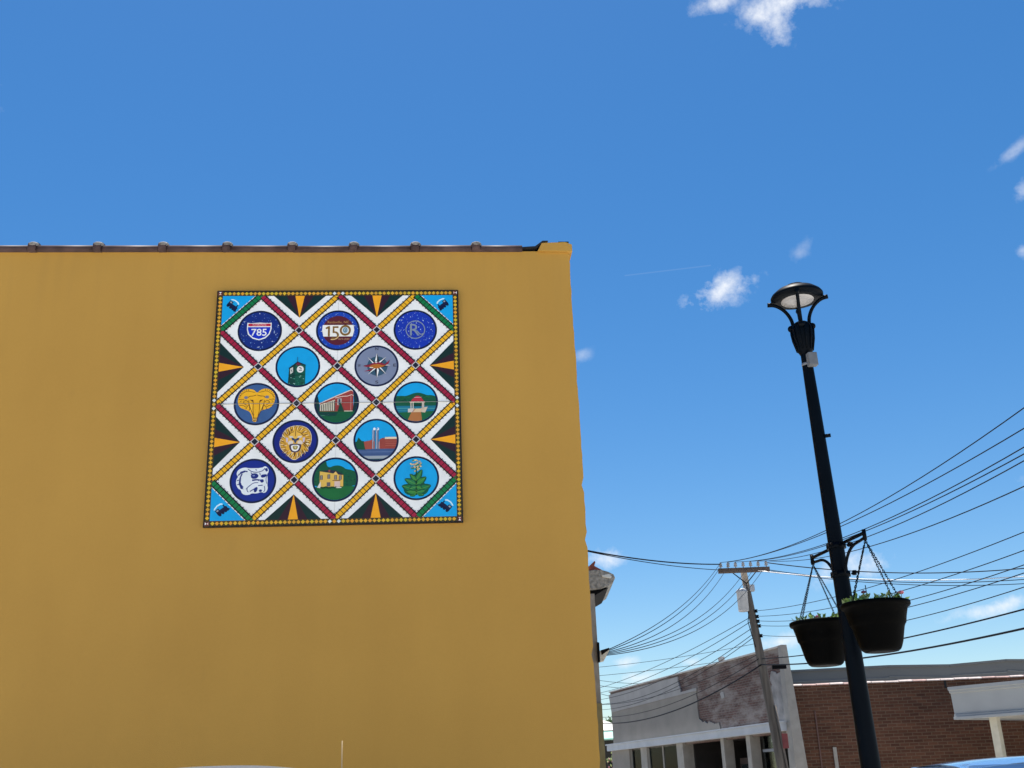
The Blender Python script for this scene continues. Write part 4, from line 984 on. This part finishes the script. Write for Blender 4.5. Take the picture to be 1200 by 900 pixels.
# end pier on the corner, tapering upwards
pw = MB(); b0, b1, t0, t1 = -.42, .02, -.20, .02
ps = [(b0, -.34, 0), (b1, -.34, 0), (b1, .14, 0), (b0, .14, 0), (t0, -.15, ZTOP+.06), (t1, -.15, ZTOP+.06), (t1, .03, ZTOP+.06), (t0, .03, ZTOP+.06)]
pw.add(ps, [(3, 2, 1, 0), (4, 5, 6, 7), (0, 1, 5, 4), (1, 2, 6, 5), (2, 3, 7, 6), (3, 0, 4, 7)], M_col); pw.build('end_pier', SB, .012)
# roof slab and far end
MB().box(.1, BL_-.05, -9.0, -.36, 3.5, 3.6, M_tar).build('roof', SB); MB().box(BL_-.3, BL_, -9, -.35, 0, ZTOP-.4, M_brk).build('far_wall', SB)
# brown brick side wall with tile coping (its own frame so that courses run level)
SWY = R(-1.5)
c0 = B0 + bn*(-.17) + bd*(.04)
ZS = 4.02; SL = 17.
sw = MB().box(0, SL, 0, .3, 0, ZS, M_brk2).build('side_wall', SB)
sw.matrix_parent_inverse = SB.matrix_basis.inverted() if False else Matrix()
rel = (Matrix.Translation(B0) @ Matrix.Rotation(BYAW, 4, 'Z')).inverted() @ (Matrix.Translation(c0) @ Matrix.Rotation(SWY, 4, 'Z'))
sw.matrix_local = rel
M_ct1 = mat('pale_coping', (.40, .33, .31), .6, .3, 5); M_ct2 = mat('red_coping', (.30, .19, .17), .6, .3, 5)
nt = int(SL/.4)
tiles = [MB().prism([(-.035, -.02), (-.04, .005), (.0, .03), (.15, .05), (.30, .03), (.34, .005), (.335, -.02)], 0, .385, m, 'x', False).build('coping_tile', sw) for m in (M_ct1, M_ct2)]
for k in range(nt):
    if k < 2: o = tiles[k]
    else:
        o = tiles[1 if rnd.random() < .3 else 0].copy(); COL.objects.link(o); o.parent = sw
    o.location = (.02+k*.4, 0, ZS+.022+rnd.uniform(-.006, .006)); o.rotation_euler = (rnd.uniform(-.03, .03), rnd.uniform(-.01, .01), 0)
MB().box(1.05, 1.15, -.05, -.003, 0, 2.3, M_col).build('vent_pipe', sw)
MB().box(.66, .70, -.03, -.002, 0, 3.3, mat('pipe_brown', (.10, .05, .04), .6)).build('conduit', sw)
MB().box(4.5, 4.56, -.02, .0, ZS-.22, ZS-.002, M_tar).build('tar_drip', sw)

# ------------------------------------------------------------------ grey building behind
GB = thing('grey_building', 'long dark grey metal parapet building rising behind the brown brick wall', 'building', (10.4, 50, 0))
gp = [at(905, 788.5, 50), at(1040, 781.5, 50), at(1112, 780.5, 50), at(1178, 774.5, 50), at(1215, 774.5, 50), at(1500, 768, 50)]
M_gm = mat('grey_metal_sheet', (.115, .12, .125), .6, .10, 1.1, stretch=(.3, 1, 1)); M_gm2 = mat('grey_metal_seam', (.15, .155, .16), .5, .1)
ol = [(gp[0].x-10.4, 0)]+[(p.x-10.4, p.z) for p in gp]+[(gp[-1].x-10.4, 0)]
MB().prism(ol, 0, 14, M_gm).build('wall', GB)
for k in range(len(gp)-1):
    a, b = gp[k], gp[k+1]
    MB().prism([(a.x-10.4+.01, a.z-.02), (b.x-10.4-.01, b.z-.02), (b.x-10.4-.01, b.z+.07), (a.x-10.4+.01, a.z+.07)], -.10, .2, M_gm).build('parapet_cap', GB)
    MB().prism([(a.x-10.4+.01, a.z-.44), (b.x-10.4-.01, b.z-.50), (b.x-10.4-.01, b.z-.46), (a.x-10.4+.01, a.z-.40)], -.03, -.002, M_gm2).build('seam_strip', GB)

# ------------------------------------------------------------------ white canopy
ca0 = at(1122, 824, 30); cyaw = R(-50)
CN = thing('canopy', 'white flat canopy with deep moulded fascia standing before the brown brick wall', 'canopy', (ca0.x, ca0.y, 0), cyaw)
zt_, zb2 = at(1117, 805, 30).z, at(1128, 843, 30).z
M_cw = mat('canopy_white', (.305, .318, .326), .6, .06, 1.5); M_cg = mat('canopy_soffit', (.40, .39, .36), .7, .1)
LN = 9.
hgt = zt_-zb2
prof = [(-.16, zt_), (-.16, zt_-hgt*.10), (-.11, zt_-hgt*.115), (-.11, zt_-hgt*.18), (-.05, zt_-hgt*.20), (-.02, zb2+hgt*.16), (-.06, zb2+hgt*.15), (-.06, zb2+hgt*.09), (-.10, zb2+hgt*.08), (-.10, zb2), (.10, zb2), (.10, zt_)]
# outline leans outwards at the top; local -Y faces the camera side
MB().prism([(y, z) for y, z in prof], -.12, LN, M_cw, 'x').build('fascia', CN)
MB().prism([(y, z) for y, z in prof], .10, 6, M_cw, 'x').build('end_fascia', CN).matrix_local = Matrix.Translation((0, .1, 0)) @ Matrix.Rotation(R(90), 4, 'Z') @ Matrix.Scale(-1, 4, (0, 1, 0))
MB().box(.05, LN, .1, 6, zb2+.03, zb2+.07, M_cg).build('soffit', CN); MB().box(.05, LN, .1, 6, zt_-.06, zt_-.02, M_cg).build('roof', CN)
pp = at(1166, 846, 29.6); lp = (Matrix.Translation((ca0.x, ca0.y, 0)) @ Matrix.Rotation(cyaw, 4, 'Z')).inverted() @ Vector((pp.x, pp.y, 0))
M_post = mat('post_cream', (.50, .47, .38), .6, .1)
for k in range(2):
    MB().box(lp.x-.10+k*5, lp.x+.10+k*5, lp.y-.09, lp.y+.09, 0, zb2+.031, M_post).build('post', CN, .01)

# ------------------------------------------------------------------ neighbour beyond the yellow building: cornice in profile
NB = thing('cornice_building', 'narrow grey brick building edge with projecting metal cornice beyond the yellow corner', 'building', (0, NB_Y, 0))
ex = at(702, 780, NB_Y).x
M_nb = mat('grey_painted_brick', (.25, .235, .215), .9, .2, 6, .4, 20); M_ol = mat('olive_paint', (.20, .17, .085), .8, .2, 5)
zc0, zc1 = at(697, 697, NB_Y).z, at(692, 659, NB_Y).z
MB().box(-9, ex, .02, 11, 0, zc0+.02, M_nb).build('wall', NB)
zol = at(706, 824, NB_Y).z
MB().box(ex-.4, ex+.006, -.03, .3, 0, zol, M_ol).build('pilaster', NB, .005)
def nbp(l, dx=0): return [(at(x, y, NB_Y).x+dx, at(x, y, NB_Y).z) for x, y in l]
M_tin = mat('pressed_tin', (.26, .25, .23), .45, .45, 22, .5, 30, metal=.3)
MB().prism([(ex-1.0, zc0+.02)]+nbp([(696, 691), (704, 690), (712, 687), (718, 683), (721, 677), (719, 673), (713, 670), (706, 668), (697, 667.5), (692, 668.5)])+[(ex-1.0, zc1)], 0, 1.5, M_tin, 'y', False).build('cornice', NB, .01)
MB().prism(nbp([(691, 700), (697, 697.5), (713, 688), (697, 691.5), (691, 692)]), .03, 1.5, M_iron).build('cornice_soffit', NB)
MB().prism(nbp([(689, 664), (697, 656.5), (698, 658), (696, 662), (711, 670), (700, 668), (692, 667), (689, 667)]), .05, 1.5, mat('rust_flashing', (.20, .055, .04), .7, .4, 9)).build('cornice_flashing', NB)
MB().prism(nbp([(705, 674), (714, 672.5), (717, 676), (715, 678), (706, 676.5)]), -.012, 0, mat('highlight_tin', (.62, .60, .55), .35, .2, metal=.5)).build('cornice_highlight', NB, .006)  # bright sliver paints the lit highlight on the cornice end
bk = MB(); bk.prism(nbp([(699.5, 753), (702, 753.5), (703, 776), (700.5, 776.5)]), -.06, .05, M_iron); bk.build('bracket_plate', NB)
bk = MB(); bk.prism(nbp([(702.5, 763), (713, 760.5), (714, 762.5), (707.5, 774.5), (703, 775.5)]), -.04, .10, mat('bracket_tin', (.55, .52, .44), .5, .3, 20)); bk.build('line_bracket', NB)
MB().prism(nbp([(703.5, 762.5), (713.5, 759.5), (714, 761.5), (705, 768)]), -.05, .12, M_iron).build('bracket_hood', NB)

# ------------------------------------------------------------------ far end of the street
FY = 72.
FB = thing('far_building', 'far white building with teal awning in the gap beside the storefront', 'building', (0, FY, 0))
def fp(l): return [(at(x, y, FY).x, at(x, y, FY).z) for x, y in l]
M_fw = mat('far_white', (.74, .72, .66), .7, .08, 1); M_teal = mat('teal_awning', (.30, .55, .48), .7, .12, 2)
MB().prism(fp([(690, 868), (690, 838), (705, 841), (717, 853), (735, 853), (735, 868)]), 2.0, 10, M_fw).build('wall', FB)
x0, x1 = at(690, 850, FY).x, at(735, 850, FY).x; z1 = at(712, 841, FY).z; z2 = at(712, 855.5, FY).z; z3 = at(712, 866, FY).z
MB().add([(x0, .3, z2), (x1, .3, z2), (x1, 1.9, z1-.5), (x0, 1.9, z1+.3)], [(0, 1, 2, 3)], M_fw).build('shed_roof', FB)
aw = MB(); n = 10
for k in range(n):
    xa, xb = x0+(x1-x0)*k/n, x0+(x1-x0)*(k+1)/n; aw.box(xa+.005, xb-.005, -.9, .5, z3-.05, z3, M_teal); aw.add([(xa, -.95, z3), (xb, -.95, z3), (xb, .5, z2), (xa, .5, z2)], [(0, 1, 2, 3)], M_teal)
aw.build('awning', FB); MB().box(x0, x1, .4, 10, 0, z3-.06, M_dark).build('shopfront', FB)
fb = at(716.5, 893, 60); FL = thing('flower_basket', 'small pink flower basket hanging in the dark gap under the teal awning', 'flower basket', (fb.x, fb.y, 0))
q = random.Random(4); fm = MB()
for k in range(60): fm.ball((q.gauss(0, .13), q.gauss(0, .13), fb.z+q.gauss(.02, .13)), .05, q.choice((mat('far_pink', (.60, .25, .28), .8), mat('far_leaf', (.10, .16, .05), .8), M_leaf2)), 5, 3)
fm.build('blossoms', FL); MB().lathe([(.05, fb.z-.3), (.2, fb.z-.1), (.22, fb.z-.02)], M_iron, 10, close=False).build('bowl', FL)
MB().tube([(0, 0, fb.z), (0, 0, fb.z+.6), (.2, 0, fb.z+.75), (.45, 0, fb.z+.7), (.45, 0, 0)], .02, M_iron, 6).build('hanger', FL)
tp = at(711, 838, 95); TR = thing('tree', 'dark green tree top beyond the far white building', 'tree', (tp.x, tp.y, 0))
M_bark = mat('bark', (.09, .07, .05), .9, .3, 10); M_tl = mat('tree_leaf', (.055, .10, .035), .7, .5, 3)
tb = MB(); tb.tube([(0, 0, -.2), (.1, 0, 2), (0, .1, tp.z*.75)], [.3, .22, .1], M_bark, 10)
for k in range(7): a = k*.9; tb.tube([(0, 0, tp.z*.45), (math.cos(a)*1., math.sin(a)*1., tp.z*.65), (math.cos(a)*1.9, math.sin(a)*1.9, tp.z*.8)], [.1, .07, .03], M_bark, 6)
tb.build('trunk', TR); tl = MB(); q = random.Random(9)
cl = [(q.uniform(-2, 2), q.uniform(-2, 2), tp.z*.82+q.uniform(-1.2, 1.0), q.uniform(.6, 1.2)) for _ in range(16)]
for k in range(5000):
    cx, cy, cz_, r = q.choice(cl); v = Vector((q.gauss(0, 1), q.gauss(0, 1), q.gauss(0, 1))).normalized()*r*q.uniform(.55, 1); c = Vector((cx, cy, cz_))+v*.8
    a = Vector((q.uniform(-1, 1), q.uniform(-1, 1), q.uniform(-1, 1))).normalized(); b = a.orthogonal().normalized(); tl.add([c-a*.14, c+b*.07, c+a*.14, c-b*.07], [(0, 1, 2, 3)], M_tl)
tl.build('crown', TR)

# ------------------------------------------------------------------ parked vehicles (only their roofs reach into the picture)
M_tyre = mat('tyre', (.015, .015, .015), .9, .2); M_rim = mat('wheel_alloy', (.45, .46, .47), .3, .1, metal=.9); M_trimb = mat('black_trim', (.015, .015, .016), .5, .1)
M_hl = mat('headlight', (.75, .77, .8), .1, .05, spec=.8); M_tl2 = mat('taillight', (.42, .02, .02), .2, .1)
def vehicle(name, label, cat, loc, paint, length, wid, body, belt, roof, cabs, pickup=False, direction=1):
    V = thing(name, label, cat, loc, 0 if direction == 1 else math.pi)
    hw = wid/2
    MB().prism(body, -hw, hw, paint).build('body', V, .07, 3)
    # cab: belt outline to roof outline
    (bx0, bx1, bz), (rx0, rx1, rz) = belt, roof
    ti = .16
    n = 9; mb = MB(); vs = []; 
    ring0 = [(bx0, -hw+.05, bz-.06), (bx1, -hw+.05, bz-.06), (bx1, hw-.05, bz-.06), (bx0, hw-.05, bz-.06)]
    ring1 = [(rx0, -hw+ti, rz-.06), (rx1, -hw+ti, rz-.06), (rx1, hw-ti, rz-.06), (rx0, hw-ti, rz-.06)]
    mb.add(ring0+ring1, [(0, 1, 5, 4), (1, 2, 6, 5), (2, 3, 7, 6), (3, 0, 4, 7), (3, 2, 1, 0), (4, 5, 6, 7)], paint); mb.build('cab', V, .04, 2)
    # crowned roof panel
    rp = MB(); nx, ny = 16, 10; vs = []
    for i in range(nx+1):
        for j in range(ny+1):
            u, v = i/nx*2-1, j/ny*2-1; z = rz - .055*abs(u)**2.6 - .05*abs(v)**3
            vs.append((rx0-.03+(rx1-rx0+.06)*i/nx, (hw-ti+.01)*v, z))
    rp.add(vs, [(i*(ny+1)+j, (i+1)*(ny+1)+j, (i+1)*(ny+1)+j+1, i*(ny+1)+j+1) for i in range(nx) for j in range(ny)], paint, True)
    rp.build('roof', V)
    lerp = lambda a, b, t: a+(b-a)*t
    def side_pt(x0, x1, t, s): return None
    for s in (-1, 1):
        for (a, b) in cabs:
            q = []
            for (f, t) in ((a, .12), (b, .12), (b, .86), (a, .86)):
                xb = lerp(bx0, bx1, f); xr = lerp(rx0, rx1, f); x = lerp(xb, xr, t); z = lerp(bz-.06, rz-.06, t); y = lerp(hw-.05, hw-ti, t)+.006
                q.append((x, s*y, z))
            MB().add(q, [(0, 1, 2, 3)], M_glass).build('side_window', V)
        MB().box(bx1-.35, bx1-.17, s*(hw+.02)-.09, s*(hw+.02)+.09, bz+.02, bz+.17, M_trimb).build('mirror', V, .03)
        MB().box(length/2-.14, length/2+.015, s*(hw-.28)-.17, s*(hw-.28)+.17, .66, .84, M_hl).build('headlight', V, .03)
        MB().box(-length/2-.015, -length/2+.1, s*(hw-.15)-.08, s*(hw-.15)+.08, .75, 1.0, M_tl2).build('taillight', V, .02)
        for k, (a, b) in enumerate(cabs[:2]):
            xx = lerp(bx0, bx1, a)+.12; MB().box(xx, xx+.18, s*hw-.02, s*hw+.03, bz-.20, bz-.165, M_trimb).build('door_handle', V, .01)
        for xx in (-length*.31, length*.31):
            w = MB().lathe([(.19, -.11), (.33, -.115), (.355, -.08), (.355, .08), (.33, .115), (.19, .11)], M_tyre, 28, Matrix.Translation((xx, s*(hw-.09), .355)) @ Matrix.Rotation(R(90), 4, 'X')).build('wheel', V)
            MB().lathe([(.001, .08), (.06, .10), (.19, .112), (.21, .10), (.21, -.1), (.001, -.1)], M_rim, 20, Matrix.Translation((xx, s*(hw-.09), .355)) @ Matrix.Rotation(R(-90*s), 4, 'X') @ Matrix.Scale(-1, 4, (0, 0, 1)) if False else Matrix.Translation((xx, s*(hw-.085), .355)) @ Matrix.Rotation(R(-90*s), 4, 'X')).build('rim', w)
    for (xb, xr, nm) in ((bx1, rx1, 'windscreen'), (bx0, rx0, 'rear_window')):
        sg_ = 1 if xb == bx1 else -1; q = []
        for (v, t) in ((-.9, .1), (.9, .1), (.88, .88), (-.88, .88)):
            q.append((lerp(xb, xr, t)+.008*sg_, v*lerp(hw-.05, hw-ti, t), lerp(bz-.06, rz-.06, t)+.004))
        MB().add(q, [(0, 1, 2, 3)], M_glass).build(nm, V)
    for s, nm in ((1, 'front_bumper'), (-1, 'rear_bumper')):
        xx = s*length/2; MB().box(min(xx-.1*s, xx+.07*s), max(xx-.1*s, xx+.07*s), -hw+.04, hw-.04, .36, .58, M_trimb).build(nm, V, .04)
    MB().box(length/2-.02, length/2+.012, -.42, .42, .62, .86, M_trimb).build('grille', V, .01)
    return V
TY = 5.9; tr_l = at(262, 897.6, TY)
M_p1 = mat('pickup_silver', (.46, .48, .49), .45, .05, 3, spec=.4); M_roof = mat('sun_darkened_roof_paint', (.062, .076, .094), .5, .05, 3, spec=.3)  # roof and cab colour darkened so the sunlit metal stays blue-grey
b_ = [(-2.65, .42), (-2.65, 1.02), (-.95, 1.04), (1.02, 1.06), (1.15, 1.03), (2.45, .93), (2.62, .80), (2.65, .42)]
TRK = vehicle('pickup_truck', 'silver pickup truck parked below the yellow wall, only its cab roof visible', 'truck', (tr_l.x+.25, TY, 0), M_p1, 5.3, 1.86, b_, (-.95, 1.02, 1.07), (-.72, .24, tr_l.z-.003), [(.04, .42), (.46, .96)])
for ch in TRK.children:
    if ch.name.split('.')[0] in ('roof', 'cab'): ch.data.materials[0] = M_roof
an = at(401, 868, 5.3); lo = Vector((an.x-(tr_l.x+.25), an.y-TY, 0))
MB().tube([(lo.x, lo.y, .98), (lo.x, lo.y, an.z)], .0032, mat('antenna_reflection_brown', (.30, .22, .12), .35, .1, metal=.6), 6).build('antenna', TRK)  # brown reflection is put into the steel's base colour
MB().lathe([(.03, .97), (.03, .99), (.012, 1.02), (.006, 1.06)], M_trimb, 10, Matrix.Translation((lo.x, lo.y, 0))).build('antenna_base', TRK)
M_p2 = mat('suv_blue', (.16, .30, .52), .25, .05, 3, metal=.35, coat=1.)
sv = at(1200, 887, 10.6)
b_ = [(-2.25, .42), (-2.28, .95), (-2.2, 1.10), (1.0, 1.06), (1.1, 1.02), (2.1, .92), (2.27, .78), (2.28, .42)]
vehicle('sport_utility_car', 'pale blue car parked past the street lamp, only its curved roof visible', 'car', (sv.x+1.05, 10.6, 0), M_p2, 4.55, 1.84, b_, (-2.15, .98, 1.09), (-1.85, .18, sv.z+.012), [(.05, .30), (.34, .62), (.66, .96)])
